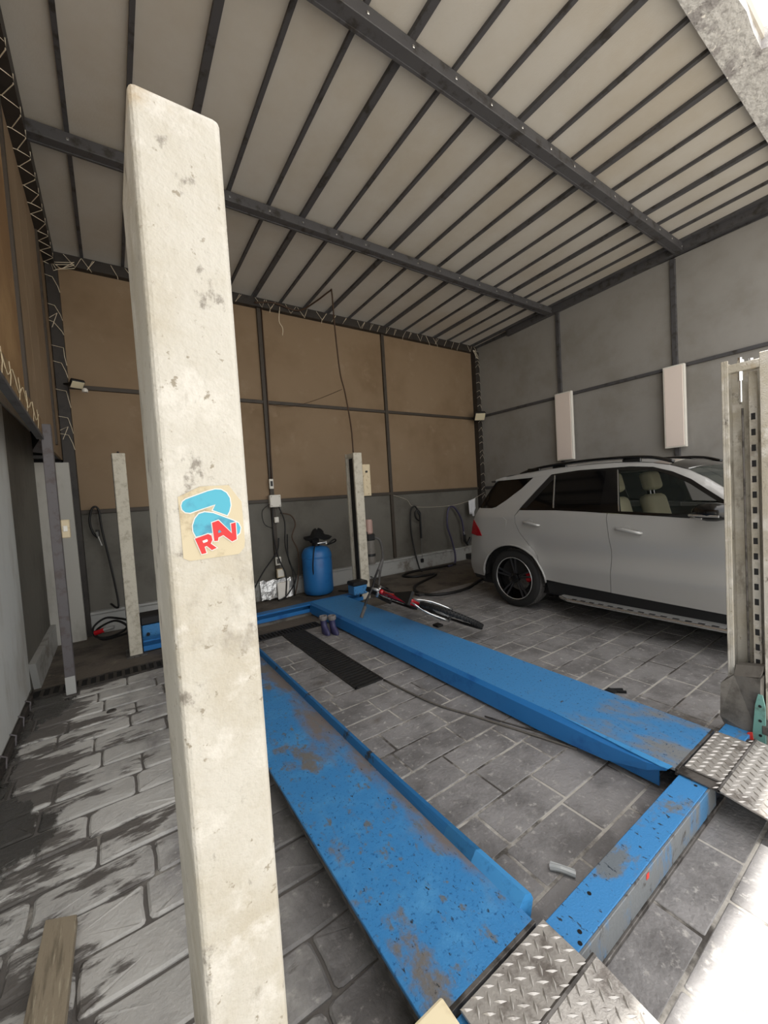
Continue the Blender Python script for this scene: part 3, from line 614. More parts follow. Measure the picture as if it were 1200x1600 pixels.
for i in range(n):
    for j in range(4): a = i*5+j; F.append((a, a+1, a+6, a+5))
o = MB().add(V, F).build('sheet', 'foil', fo); md = o.modifiers.new('thickness', 'SOLIDIFY'); md.thickness = .004
pk = thing('white_packet', 'white folded plastic packet propped against the foil sheet', 'packet', (2.12, 6.06, 0))
MB().prism([(2.03, 6.03, .02), (2.20, 6.05, .02), (2.25, 6.10, .26), (2.06, 6.12, .25)], (0, .02, .01)).build('packet_body', 'white_plastic', pk)
def cable(name, label, pts, r, mat, cat='cable', n=6, s=6, group=None):
    t = MB().tube(pts, r, n, s).build(name, mat, None, smooth=True); return tag(t, label, cat, group)
cable('conduit', 'dark conduit running down the left wall post to the socket', [(2.17, 6.255, 4.58), (2.165, 6.25, 3.2), (2.15, 6.25, 2.4), (2.13, 6.25, 1.9)], .010, 'brown_cable', 'conduit', 6, 2)
cable('supply_cable', 'cable hanging from the roof to the top of the back right lift column', [(2.05, 6.18, 4.61), (2.35, 6.17, 4.66), (2.75, 6.16, 4.62), (2.95, 5.9, 4.70), (3.02, 5.55, 4.72), (3.03, 5.5, 4.68), (3.04, 5.5, 4.2), (3.08, 5.5, 3.5), (3.12, 5.45, 3.15), (3.10, 5.3, 2.6), (3.05, 5.2, 2.2)], .012, 'brown_cable', s=5)
cable('thin_wire', 'thin sagging wire across the back wall from post to hanging cable', [(2.17, 6.25, 3.08), (2.5, 6.2, 3.06), (2.85, 6.0, 3.14), (3.1, 5.5, 3.22)], .004, 'brown_cable', s=6)
cable('dangling_string', 'pale string dangling below the top beam near the first post', [(2.45, 6.19, 4.63), (2.42, 6.18, 4.4), (2.47, 6.18, 4.3), (2.46, 6.18, 4.18)], .006, 'white_wire', 'string', s=4)
L = ('tangled dark cable hanging beside the lower end of the post')
cb_pts = [
 [(2.10, 6.2, 1.45), (2.06, 6.15, 1.1), (2.10, 6.14, .7), (2.2, 6.1, .35), (2.15, 6.05, .02)],
 [(2.20, 6.2, 1.45), (2.26, 6.15, 1.2), (2.24, 6.14, .8), (2.32, 6.12, .4), (2.30, 6.05, .02)],
 [(2.22, 6.22, 1.35), (2.38, 6.18, 1.30), (2.44, 6.16, 1.15), (2.36, 6.14, .95), (2.44, 6.13, .7), (2.40, 6.1, .3), (2.30, 6.02, .05)],
 [(2.06, 6.22, 1.5), (1.93, 6.2, 1.4), (1.95, 6.2, 1.2), (2.07, 6.18, 1.12)],
 [(2.16, 6.2, .95), (2.10, 6.15, .75), (1.85, 6.15, .45), (1.62, 6.1, .12), (1.55, 6.0, .02)],
 [(2.30, 6.18, 1.0), (2.28, 6.15, .6), (2.36, 6.1, .3), (2.16, 5.98, .08), (2.0, 5.95, .02)]]
labs = ['black cable dropping straight from the square box beside the post', 'black cable to the right of the post reaching the floor', 'grey-brown looped cable bulging right of the post', 'small cable loop left of the square junction box', 'black cable slanting down left from the post to the floor', 'black cable crossing in front of the low boxes to the floor']
for i, p in enumerate(cb_pts): cable('hanging_cable', labs[i], p, .011 if i != 3 else .006, 'black_cable' if i != 2 else 'brown_cable', s=6, group='cables at the foot of the wall post')
# left back: hanging lead with clip, coil with red plug, blue pump unit
cable('hanging_lead', 'black lead hanging on the back rail left of the rear left column', [(-.10, 6.2, .36), (-.02, 6.0, .36), (-.06, 6.2, .8), (-.12, 6.22, 1.3), (-.14, 6.22, 1.58), (-.20, 6.22, 1.60), (-.24, 6.22, 1.45), (-.22, 6.22, 1.3), (-.17, 6.22, 1.22)], .013, 'black_cable', s=6)
cp = thing('cable_clip', 'metal clamp dangling at the end of the hanging black lead', 'clamp', (-.16, 6.2, 1.15))
MB().tube([(-.17, 6.2, 1.24), (-.14, 6.19, 1.12)], .010, 6).tube([(-.17, 6.2, 1.24), (-.18, 6.19, 1.30)], .013, 6).build('jaw', 'chrome', cp); MB().box((-.19, 6.19, 1.24), (-.15, 6.21, 1.32), .004).build('grip', 'satin_black', cp)
co = thing('cable_coil', 'coil of black cable with a red plug behind the rear left column', 'cable', (-.15, 5.8, .02))
MB().tube([(.06, 5.6, .25), (-.02, 5.72, .26), (-.16, 5.8, .28), (-.28, 5.8, .20), (-.27, 5.75, .10), (-.15, 5.7, .07), (.0, 5.65, .12), (.04, 5.65, .18), (-.08, 5.75, .24), (-.26, 5.85, .14), (-.20, 5.72, .05), (.05, 5.6, .10)], .013, 6, 6).build('coil', 'black_cable', co)
MB().tube([(-.27, 5.66, .16), (-.18, 5.64, .18)], .028, 10).build('plug', 'red_paint', co); MB().tube([(-.18, 5.64, .18), (-.08, 5.62, .20)], .020, 10).build('plug_body', 'silver_plastic', co)
pu = thing('pump_unit', 'small blue pump unit with black lid behind the near cream column', 'pump', (.29, 5.35, 0))
MB().box((.178, 5.25, .015), (.40, 5.50, .235), .008).build('pump_housing', 'blue_worn', pu); MB().box((.165, 5.235, .235), (.385, 5.51, .335), .015).build('pump_lid', 'satin_black', pu)
MB().lathe([(.018, 0), (.018, -.02)], (.235, 5.25, .13), 'y', 12).box((.2, 5.235, .03), (.25, 5.25, .06)).build('valve', 'satin_black', pu)

# ---------------------------------------------------------------- blue tank and black cloth
tk = thing('foam_tank', 'blue cylindrical pressure tank standing at the back wall', 'tank', (2.68, 5.95, 0))
o = MB().lathe([(.0, .02), (.21, .02), (.234, .05), (.238, .10), (.238, .66), (.215, .72), (.18, .76), (.09, .785), (.0, .79)], (2.68, 5.95, 0), n=40).build('tank_body', 'blue_clean', tk); sm(o, 50)
MB().lathe([(.2385, .60), (.242, .605), (.242, .625), (.2385, .63)], (2.68, 5.95, 0), n=40).build('weld_band', 'blue_clean', tk)
MB().lathe([(.06, .78), (.06, .83), (.04, .86), (0, .87)], (2.68, 5.95, 0), n=20).build('filler_cap', 'satin_black', tk)
MB().lathe([(.022, .85), (.022, .88), (.014, .90), (0, .90)], (2.80, 5.82, -.04), n=12).tube([(2.66, 5.84, .83), (2.80, 5.80, .84)], .012, 8).build('valve', 'chrome', tk)
MB().tube([(2.84, 5.84, .80), (2.96, 5.86, .86), (3.02, 5.90, .84), (3.0, 5.95, .80), (2.88, 5.95, .78)], .012, 6, 5).build('handle', 'satin_black', tk)
MB().tube([(2.62, 5.82, .82), (2.56, 5.76, .76), (2.52, 5.76, .5), (2.54, 5.8, .25), (2.55, 5.85, .03)], .010, 6, 6).build('foam_hose', 'black_cable', tk)
hc = thing('cloth_hat', 'floppy black cloth hat heaped on top of the blue tank', 'hat', (2.69, 5.95, .86))
V = []; F = []; n = 18
for k, (r, z) in enumerate(((.03, 1.05), (.07, 1.035), (.10, .985), (.12, .945), (.20, .925), (.17, .90))):
    for i in range(n): a = 2*math.pi*i/n; q = r*(1+.22*math.sin(3*a+k)+.12*math.sin(5*a)); V.append((2.70+q*math.cos(a), 5.93+q*math.sin(a), z+.022*math.sin(4*a+k*.7)))
for k in range(5):
    for i in range(n): F.append((k*n+i, k*n+(i+1) % n, (k+1)*n+(i+1) % n, (k+1)*n+i))
F.append(tuple(range(n)))
o = MB().add(V, F).build('crown', 'cloth_black', hc, smooth=True)
MB().box((2.58, 5.84, .84), (2.70, 6.0, .94), .02).build('crown_fold', 'cloth_black', hc)

# ---------------------------------------------------------------- control box and power unit on the rear right column
cbx = bx('control_box', 'narrow cream control box on the side of the back right column', 'control box', (3.10, 5.06, 1.54), (3.24, 5.16, 2.01), 'beige_plastic', ((3.112, 5.054, 1.56), (3.228, 5.062, 1.99)), 'beige_plastic')
MB().lathe([(.016, 0), (.016, -.02)], (3.165, 5.054, 1.90), 'y', 14).build('button', 'satin_black', cbx)
pw = thing('power_unit', 'hydraulic power unit with pale motor hanging on the back right column', 'hydraulic unit', (3.2, 5.15, .5))
MB().lathe([(.0, 1.18), (.05, 1.18), (.062, 1.15), (.062, .98), (.05, .96), (.0, .96)], (3.20, 5.14, 0), n=18).build('motor', 'reservoir', pw)
MB().box((3.14, 5.08, .86), (3.27, 5.20, .96), .01).box((3.12, 5.10, .88), (3.15, 5.18, 1.0)).build('pump_block', 'satin_black', pw)
MB().lathe([(.0, .50), (.07, .50), (.082, .54), (.082, .84), (.07, .86), (0, .86)], (3.20, 5.14, 0), n=18).build('reservoir_tank', 'cover_grey', pw)
MB().lathe([(.084, .62), (.084, .66)], (3.20, 5.14, 0), n=18).build('strap', 'satin_black', pw)
MB().tube([(3.26, 5.10, .90), (3.34, 5.06, .84), (3.36, 5.04, .6), (3.28, 5.03, .35), (3.22, 5.0, .14)], .018, 8, 6).build('oil_hose', 'rubber', pw)

# ---------------------------------------------------------------- washer lance, hoses, line and rag, spray gun
wg = thing('spray_lance', 'black pressure-washer gun with thin steel lance hanging on the back wall', 'spray gun', (5.1, 6.22, .2))
MB().tube([(5.03, 6.2, 1.20), (4.97, 6.2, 1.13), (4.99, 6.2, 1.03), (5.06, 6.2, .98)], .016, 8, 4).tube([(5.03, 6.2, 1.20), (5.09, 6.2, 1.12), (5.08, 6.2, .98)], .020, 8, 4).build('trigger_grip', 'satin_black', wg)
MB().tube([(5.09, 6.2, 1.14), (5.09, 6.2, .62)], .022, 8).build('lance_sleeve', 'satin_black', wg); MB().tube([(5.09, 6.2, .62), (5.075, 6.19, .20)], .009, 8).build('lance_pipe', 'chrome', wg)
MB().box((5.04, 6.17, .13), (5.11, 6.21, .21), .012).build('nozzle', 'satin_black', wg)
cable('washer_hose', 'black washer hose arching down the back wall beside the lance', [(5.05, 6.18, 1.10), (5.02, 6.2, 1.22), (4.95, 6.2, 1.27), (4.86, 6.2, 1.17), (4.84, 6.2, .8), (4.86, 6.15, .4), (4.88, 6.05, .05), (4.86, 5.95, .02)], .016, 'black_cable', 'hose', 8, 6)
cable('purple_hose', 'dull purple hose hanging in a long loop next to the white rag', [(6.30, 6.2, .48), (6.26, 6.2, .85), (6.12, 6.2, 1.10), (5.98, 6.2, 1.20), (5.86, 6.2, 1.12), (5.82, 6.2, .8), (5.90, 6.18, .5), (5.92, 6.12, .2), (5.78, 6.0, .03), (5.5, 5.9, .02)], .020, 'purple_hose', 'hose', 8, 6)
cable('floor_hose', 'black hose snaking over the dirty floor below the washer lance', [(5.75, 5.95, .02), (5.2, 6.0, .02), (4.7, 6.05, .02), (4.35, 5.9, .02), (4.45, 5.65, .02), (4.85, 5.55, .02), (4.5, 5.35, .02), (4.0, 5.1, .02), (3.75, 4.7, .02), (3.9, 4.4, .02), (4.4, 4.35, .02), (5.0, 4.6, .02), (5.8, 4.85, .02)], .022, 'black_cable', 'hose', 8, 6)
cable('black_floor_cable', 'thin black cable wandering from the tank towards the bicycle', [(2.95, 5.8, .02), (3.2, 5.55, .02), (3.45, 5.6, .02), (3.6, 5.3, .02), (3.3, 4.9, .02), (3.5, 4.5, .02)], .010, 'black_cable', 'cable', 6, 6)
cable('clothes_line', 'thin white line strung along the back wall from post to corner', [(4.50, 6.25, 1.52), (4.80, 6.22, 1.41), (4.98, 6.20, 1.26), (5.9, 6.16, 1.22), (6.5, 6.14, 1.30), (6.62, 6.14, 1.335), (6.96, 6.15, 1.45)], .0025, 'white_wire', 'line', 4, 4)
rg = thing('white_rag', 'white rag pegged on the thin line by the car tail', 'rag', (6.55, 6.13, .95))
V = []; F = []
for i in range(9):
    for j in range(6):
        t_ = i/8; x = 6.42+.22*t_+(j/5)*(.02-.04*t_); z = 1.29+.05*t_-(j/5)*(.30 if t_ < .9 else .22)-(.07 if (j == 5 and 3 < i < 7) else 0)
        V.append((x, 6.13+.012*math.sin(t_*14+j*.4)*(.4+j/5), z))
for i in range(8):
    for j in range(5): a = i*6+j; F.append((a, a+1, a+7, a+6))
o = MB().add(V, F).build('rag_cloth', 'cloth_white', rg, smooth=True); md = o.modifiers.new('thickness', 'SOLIDIFY'); md.thickness = .005
sg = thing('spray_gun', 'black spray gun on the wall at the end of the purple hose', 'spray gun', (6.32, 6.2, .35))
MB().box((6.27, 6.17, .40), (6.34, 6.22, .56), .015).tube([(6.30, 6.19, .42), (6.36, 6.18, .34), (6.46, 6.17, .48)], .030, 8).build('gun_body', 'satin_black', sg); MB().tube([(6.30, 6.19, .56), (6.28, 6.19, .63)], .012, 8).build('gun_inlet', 'silver_plastic', sg)

# ---------------------------------------------------------------- small things on the floor
for i, (x, y) in enumerate(((1.905, 4.16), (1.985, 4.10))):
    t = thing('rubber_boot', ('purple-blue rubber boot with grey turned-down lining, the left of the pair', 'purple-blue rubber boot with grey turned-down lining, nearest the right runway')[i], 'boot', (x, y, 0), 'pair of boots')
    V = []; F = []; n = 14
    for k, (z, rx, ry, dy) in enumerate(((.0, .032, .085, -.035), (.02, .036, .088, -.035), (.05, .035, .075, -.025), (.08, .033, .048, .0), (.12, .034, .038, .008), (.18, .038, .042, .008))):
        for j in range(n): a = 2*math.pi*j/n; V.append((x+rx*math.cos(a), y+dy+ry*math.sin(a), z))
    for k in range(5):
        for j in range(n): F.append((k*n+j, k*n+(j+1) % n, (k+1)*n+(j+1) % n, (k+1)*n+j))
    F.append(tuple(range(n)))
    sm(MB().add(V, F).build('boot_shaft', 'boot_rubber', t), 60)
    MB().lathe([(.038, .15), (.046, .155), (.050, .18), (.045, .20), (.032, .20), (.028, .17)], (x, y+.01, 0), n=14).build('lining', 'boot_lining', t)
pl = thing('timber_offcut', 'weathered plank lying on the stone paving at the lower left corner', 'plank', (-.3, 1.6, 0))
V = [(-.318, 1.925, .016), (-.223, 1.878, .016), (-.235, 1.2, .016), (-.345, 1.25, .016)]
MB().prism(V, (0, 0, .035)).build('board', 'timber', pl)
cable('rubber_strip', 'thin dark strip lying on the paving between the runways', [(1.76, 2.74, .008), (1.82, 2.2, .008), (1.92, 1.90, .008), (2.03, 1.55, .008), (2.115, 1.27, .008)], .008, 'grey_cable', 'strip', 5, 4)
cable('steel_rod', 'thin pale rod lying beside the dark strip between the runways', [(1.975, 1.84, .008), (2.06, 1.6, .008), (2.13, 1.42, .008)], .005, 'grimy_steel', 'rod', 5, 2)
ch = thing('plastic_strip', 'short strip of clear crinkled plastic near the blue cross beam', 'plastic', (1.37, .90, 0))
MB().tube([(1.345, .945, .012), (1.365, .91, .018), (1.392, .865, .012)], .012, 8, 3).tube([(1.362, .955, .010), (1.385, .91, .012), (1.405, .875, .010)], .007, 6, 3).build('strip_body', 'clear_plastic', ch)
rb_ = thing('glove', 'crumpled little black glove beside the right runway', 'glove', (2.93, 1.46, 0))
MB().box((2.86, 1.43, .003), (2.93, 1.50, .028), .012).tube([(2.92, 1.47, .015), (2.98, 1.42, .014)], .012, 6).tube([(2.92, 1.45, .015), (2.97, 1.39, .012)], .010, 6).build('glove_body', 'cloth_black', rb_)
dc = thing('metal_disc', 'small round metal cap set in the paving by the left drain', 'cap', (-.12, 3.74, 0))
MB().lathe([(.0, .008), (.03, .008), (.034, .004), (.034, 0)], (-.12, 3.74, 0), n=16).build('cap_disc', 'grimy_steel', dc)

cbk = thing('carriage_cover', 'black and blue boxy cover at the foot of the back right column', 'cover', (2.82, 4.93, .15))
MB().box((2.71, 4.84, .152), (2.93, 5.02, .28), .012).build('cover_body', 'blue_worn', cbk); MB().box((2.70, 4.83, .28), (2.94, 5.03, .34), .014).build('cover_lid', 'satin_black', cbk)
# ---------------------------------------------------------------- silver car (nose towards -Y, right flank towards the camera)
CX = 5.12                                             # centre plane
PROF = [(4.00, .34), (4.055, .42), (4.06, .50), (4.045, .60), (4.02, .77), (3.99, .92), (3.94, 1.08), (3.87, 1.20), (3.815, 1.28), (3.76, 1.38), (3.68, 1.52), (3.62, 1.615), (3.63, 1.655),
    (3.50, 1.685), (3.30, 1.705), (3.0, 1.728), (2.7, 1.742), (2.4, 1.745), (2.1, 1.738), (1.9, 1.722), (1.75, 1.70), (1.6, 1.665), (1.45, 1.61), (1.3, 1.525), (1.15, 1.415), (1.0, 1.30), (.85, 1.195),
    (.74, 1.13), (.5, 1.105), (.2, 1.07), (-.1, 1.0), (-.3, .91), (-.42, .78), (-.47, .62), (-.47, .45), (-.44, .30), (-.38, .24)]
def Ttop(y):
    P = PROF[12:33]
    for (a, za), (b, zb) in zip(P, P[1:]):
        if b <= y <= a: return za+(zb-za)*(a-y)/(a-b)
    return 9
def surf(y, z):
    x = 4.16
    if z > 1.2: x += .42*(z-1.2)
    x += .020*math.exp(-((z-.78)/.11)**2)-.010*math.exp(-((z-.60)/.06)**2) if y < 3.0 else 0
    zc = .99-.03*(3-y)
    if zc < z < 1.2: x += .014*(z-zc)/(1.2-zc)*(1 if y < 3.1 else .4)
    elif z >= 1.2: x += .014*max(0, 1-(z-1.2)/.1)
    if z < .5: x += .10*(.5-z)
    if y > 3.7: x += .62*(y-3.7)**2
    if y < .2: x += .55*(.2-y)**2
    d = Ttop(y)-z
    if y < 3.5 and d < .07: x += .07-math.sqrt(max(0, .0049-(.07-max(d, 0))**2))
    # flared arches
    for yc in (3.28, .365):
        r = math.hypot(y-yc, z-.36)
        if .40 < r < .56: x -= .022*(.56-r)/.16 if r > .43 else .018
    return x
car = thing('car', 'silver-grey estate off-roader parked along the right wall', 'car', (CX, 1.8, 0))
def patch(poly, name, mat, off=0.0, grid=.07, both=True, lip=.02, parent=None, lab=None):
    res = []
    for side in ((1, -1) if both else (1,)):
        bm = bmesh.new(); vs = [bm.verts.new((0, y, z)) for y, z in poly]; bm.faces.new(vs)
        ys = [p[0] for p in poly]; zs = [p[1] for p in poly]
        y = math.floor(min(ys)/grid)*grid+grid
        while y < max(ys):
            bmesh.ops.bisect_plane(bm, geom=bm.verts[:]+bm.edges[:]+bm.faces[:], plane_co=(0, y, 0), plane_no=(0, 1, 0)); y += grid
        z = math.floor(min(zs)/grid)*grid+grid
        gz = grid*.7
        while z < max(zs):
            bmesh.ops.bisect_plane(bm, geom=bm.verts[:]+bm.edges[:]+bm.faces[:], plane_co=(0, 0, z), plane_no=(0, 0, 1)); z += gz
        for v in bm.verts:
            x = surf(v.co.y, v.co.z)+off; v.co.x = x if side == 1 else 2*CX-x
        if lip:
            be = [e for e in bm.edges if e.is_boundary]
            r = bmesh.ops.extrude_edge_only(bm, edges=be)
            for v in [g for g in r['geom'] if isinstance(g, bmesh.types.BMVert)]: v.co.x += lip*side
        bm.verts.index_update()
        mb = MB(); mb.add([v.co.copy() for v in bm.verts], [[v.index for v in f.verts] for f in bm.faces]); bm.free()
        o = mb.build(name, mat, parent or car, fixn=True); sm(o, 40)
        if lab: o['label'] = lab
        res.append(o)
    return res
def arch(yc, a0, a1, n=14, r=.47, rz=.44): return [(yc+r*math.cos(math.radians(a0+(a1-a0)*k/n)), .36+rz*math.sin(math.radians(a0+(a1-a0)*k/n))) for k in range(n+1)]
lampP = [(3.921, 1.116), (3.811, .994), (3.759, .898), (3.853, .893), (3.995, .915)]
q = arch(3.28, 3, 150, 14)                              # rear foot of arch -> up and over towards the front door seam
patch([(3.77, .345), (4.00, .345), (4.055, .42), (4.06, .50), (4.045, .60), (4.02, .77), (3.995, .91)]+lampP[::-1][1:]+[(3.93, 1.10), (3.87, 1.20), (3.815, 1.28), (3.79, 1.275), (3.592, 1.272), (3.522, 1.288), (3.388, 1.368), (3.18, 1.514), (3.044, 1.640),
    (2.80, 1.662), (2.86, 1.60), (3.00, 1.44), (3.155, 1.262), (3.215, 1.177), (3.212, 1.089), (3.150, .97), (3.03, .834), (2.915, .71)]+q[::-1], 'quarter_panel', 'car_silver')
patch([(3.63, 1.632), (3.044, 1.642), (2.76, 1.664), (2.46, 1.684), (2.16, 1.680), (1.93, 1.678), (1.72, 1.654), (1.552, 1.598), (1.394, 1.517), (1.268, 1.421), (1.128, 1.316), (.95, 1.19), (.86, 1.17),
    (.85, 1.19), (1.0, 1.295), (1.15, 1.41), (1.3, 1.52), (1.45, 1.605), (1.6, 1.66), (1.75, 1.695), (1.9, 1.717), (2.1, 1.733), (2.4, 1.740), (2.7, 1.737), (3.0, 1.723), (3.3, 1.70), (3.5, 1.68), (3.62, 1.655)], 'roof_side', 'car_silver', lip=.03, grid=.05)
qf = arch(3.28, 153, 173, 3)
patch([(2.905, .70), (3.02, .834), (3.142, .97), (3.202, 1.089), (3.206, 1.177), (3.150, 1.245), (2.68, 1.243), (2.30, 1.228), (2.086, 1.212), (2.092, 1.149), (2.077, 1.031), (2.053, .836), (2.058, .671), (2.072, .395), (2.593, .412), (2.79, .425)]+qf[::-1], 'door_panel', 'car_silver', off=-.001)
patch([(2.080, 1.210), (2.086, 1.149), (2.071, 1.031), (2.047, .836), (2.052, .671), (2.066, .393), (1.58, .378), (1.00, .362), (.97, .60), (.965, .90), (.93, 1.10), (.90, 1.165), (1.128, 1.168), (1.378, 1.172), (1.605, 1.190), (1.90, 1.203)], 'door_panel', 'car_silver', off=-.001)
patch([(.965, .60), (.96, .90), (.925, 1.10), (.86, 1.165), (.74, 1.125), (.5, 1.10), (.2, 1.065), (-.1, .995), (-.3, .905), (-.42, .775), (-.47, .62), (-.47, .45), (-.44, .32), (-.11, .32)]+arch(.365, 177, 3, 16)[0:]+[(.99, .36)], 'front_wing', 'car_silver')
patch(lampP, 'tail_lamp', 'red_lens', off=-.008, lip=.03)
patch([(4.0, .345), (3.77, .345), (3.76, .30), (3.97, .29)], 'bumper_skirt', 'satin_black', off=.012)
patch([(3.338, 1.118), (3.386, 1.157), (3.50, 1.155), (3.556, 1.114), (3.571, 1.054), (3.531, 1.012), (3.405, 1.009), (3.353, 1.027)], 'fuel_flap', 'car_silver', off=-.003, both=False, lip=.004)
# black window surround, panes and their trims
patch([(3.150, 1.250), (2.68, 1.248), (2.086, 1.217), (1.378, 1.176), (.95, 1.172), (.95, 1.195), (1.378, 1.205), (2.086, 1.240), (2.68, 1.270), (3.13, 1.275)], 'window_ledge', 'gloss_black', off=-.004, lip=.02)
patch([(2.16, 1.224), (1.955, 1.215), (2.050, 1.676), (2.16, 1.678)], 'door_pillar', 'gloss_black', off=.001, lip=.02)
patch([(2.795, 1.662), (2.46, 1.682), (2.05, 1.677), (1.72, 1.652), (1.552, 1.596), (1.394, 1.515), (1.268, 1.419), (1.128, 1.314), (.96, 1.19), (1.0, 1.19), (1.15, 1.29), (1.28, 1.385), (1.40, 1.475), (1.552, 1.562), (1.72, 1.622), (2.05, 1.650), (2.46, 1.658), (2.76, 1.640)], 'window_header', 'gloss_black', off=.002, lip=.02, grid=.05)
patch([(3.145, 1.27), (3.06, 1.27), (2.73, 1.64), (2.80, 1.66)], 'quarter_trim', 'satin_black', off=.0, lip=.01)
patch([(3.08, 1.268), (2.70, 1.268), (2.765, 1.645), (2.775, 1.645)], 'quarter_pane', 'tinted_glass', off=.004, lip=0)
patch([(2.69, 1.268), (2.15, 1.24), (2.15, 1.66), (2.46, 1.665), (2.755, 1.645)], 'rear_pane', 'tinted_glass', off=.004, lip=0)
patch([(2.700, 1.262), (2.684, 1.262), (2.745, 1.648), (2.760, 1.648)], 'pane_divider', 'chrome', off=-.002, lip=.005)
patch([(1.972, 1.222), (1.960, 1.222), (2.040, 1.655), (2.048, 1.655)], 'pane_divider', 'chrome', off=-.002, lip=.005)
patch([(1.965, 1.232), (1.378, 1.20), (.98, 1.19), (1.15, 1.295), (1.28, 1.39), (1.40, 1.48), (1.552, 1.567), (1.72, 1.627), (2.042, 1.655)], 'front_pane', 'clear_glass', off=.006, lip=0)
patch([(3.80, 1.275), (3.592, 1.272), (3.522, 1.288), (3.388, 1.368), (3.18, 1.514), (3.05, 1.636), (3.578, 1.628), (3.68, 1.52), (3.76, 1.38)], 'side_rear_pane', 'tinted_glass', off=.004, lip=0)
# dark sill under the doors
patch([(2.82, .44), (2.593, .412), (1.58, .378), (.84, .366), (.86, .24), (2.80, .26)], 'sill', 'satin_black', off=.035, lip=.05)
# arch mouldings
for side in (1, -1):
    for yc in (3.28, .365):
        P = [(surf(y, z)-.004, y, z) for y, z in arch(yc, 2, 176, 20, .478, .448)]
        P = [((x if side == 1 else 2*CX-x), y, z) for x, y, z in P]
        MB().tube(P, .012, 6).build('arch_moulding', 'car_silver', car, smooth=True)
        V = []; F = []
        for k in range(15):
            a = math.pi*k/14; yy, zz = yc+.475*math.cos(a), .36+.445*math.sin(a)
            for x in (4.20, 4.52): V.append(((x if side == 1 else 2*CX-x), yy, zz))
        for k in range(14): F.append((2*k, 2*k+1, 2*k+3, 2*k+2))
        V2 = V+[((4.52 if side == 1 else 2*CX-4.52), yc, .36)]; F += [(2*k+1, 2*k+3, len(V2)-1) for k in range(14)]
        MB().add(V2, F).build('wheel_housing', 'pit', car)
# swept centre panels: roof, glass, tailgate, bonnet
def sweep(i0, i1, name, mat, off=0, m=14, lab=None):
    V = []; F = []; rows_ = PROF[i0:i1+1]
    for k, (y, z) in enumerate(rows_):
        i = i0+k; xs = surf(y, z) if i < 32 else surf(y, .6)
        yb = .17 if i <= 9 else (.10 if i == 10 else (.06 if i == 11 else (.05 if i == 12 else (0 if i < 20 else (-.03 if i == 20 else (-.06 if i == 21 else (-.10 if i < 27 else (-.10 if i < 30 else -.2))))))))
        cr = .0 if i <= 8 else (.02 if i <= 11 else .032)
        if i >= 33: cr = 0
        for j in range(m+1):
            u = j/m; w_ = 1-abs(2*u-1)**2.6
            V.append((xs+(2*CX-2*xs)*u, y+yb*w_+off*0, z+cr*w_+off))
    for k in range(len(rows_)-1):
        for j in range(m): a = k*(m+1)+j; F.append((a, a+1, a+m+2, a+m+1))
    o = MB().add(V, F).build(name, mat, car); sm(o, 50)
    if lab: o['label'] = lab
    return o
sweep(0, 4, 'rear_bumper', 'car_silver'); sweep(4, 8, 'tailgate', 'car_silver'); sweep(8, 11, 'rear_screen', 'tinted_glass'); sweep(11, 13, 'rear_spoiler', 'car_silver')
sweep(13, 20, 'roof_skin', 'car_silver'); sweep(20, 22, 'glass_roof', 'tinted_glass'); sweep(22, 26, 'windscreen', 'windscreen'); sweep(26, 27, 'cowl', 'satin_black'); sweep(27, 31, 'bonnet', 'car_silver'); sweep(31, 36, 'front_bumper', 'car_silver')
MB().tube([(4.41+i*.1, 1.452-.06*(1-abs(2*i/14-1)**2.6), 1.612+.032*(1-abs(2*i/14-1)**2.6)) for i in range(15)], .008, 5).build('windscreen_trim', 'chrome', car)
MB().prism([(4.34, 3.60, 1.605), (4.30, 3.66, 1.615), (4.34, 3.70, 1.635), (4.45, 3.64, 1.65)], (1.56, 0, .0)).build('spoiler_lip', 'satin_black', car)
MB().box((4.62, -.72, .55), (5.62, -.64, .82), .03).build('grille', 'satin_black', car)
for s in (4.33, 5.60): MB().box((s, -.55, .70), (s+.30, -.40, .86), .04).build('headlamp', 'clear_plastic', car)
for s in (4.25, 5.35): MB().box((s, 4.02, .52), (s+.6, 4.18, .60), .01).build('rear_reflector', 'satin_black', car)
# cabin
MB().box((4.30, -.30, .22), (5.94, 3.9, .40)).build('underbody', 'satin_black', car)
for x in (4.27, 5.95): MB().box((x, .9, .4), (x+.02, 3.7, 1.17)).build('door_lining', 'dark_interior', car)
MB().box((4.32, .62, .4), (5.92, 1.20, 1.10), .06).build('dashboard', 'dark_interior', car)
MB().box((4.48, 1.75, 1.63), (5.76, 3.4, 1.66), .01).build('headliner', 'dark_interior', car)
MB().box((4.35, 3.0, .4), (5.89, 3.1, 1.5)).build('cabin_backing', 'dark_interior', car)  # plain dark sheet added to keep the rear of the cabin dark
for xc_, sy_ in ((4.74, .09), (5.50, 0)):
    s = MB().box((xc_-.25, 1.62+sy_, .62), (xc_+.25, 2.15+sy_, .80), .06, seg=3).build('seat_cushion', 'beige_leather', car, smooth=True)
    rot = Matrix.Rotation(math.radians(-14), 3, 'X')
    MB().box((xc_-.24, 2.04+sy_, .72), (xc_+.24, 2.20+sy_, 1.36), .075, rot, seg=3).build('seat_back', 'beige_leather', car, smooth=True)
    MB().box((xc_-.15, 2.13+sy_, 1.40), (xc_+.15, 2.27+sy_, 1.63), .05, rot, seg=3).build('headrest', 'beige_leather', car, smooth=True)
    for d in (-.05, .05): MB().tube([(xc_+d, 2.18+sy_, 1.30), (xc_+d, 2.20+sy_, 1.45)], .007, 6).build('headrest_post', 'chrome', car)
MB().tube([(5.5+.18*math.cos(a/16*6.283), 1.42+.06*math.sin(a/16*6.283), 1.02+.17*math.sin(a/16*6.283)) for a in range(17)], .014, 6).build('steering_wheel', 'satin_black', car)
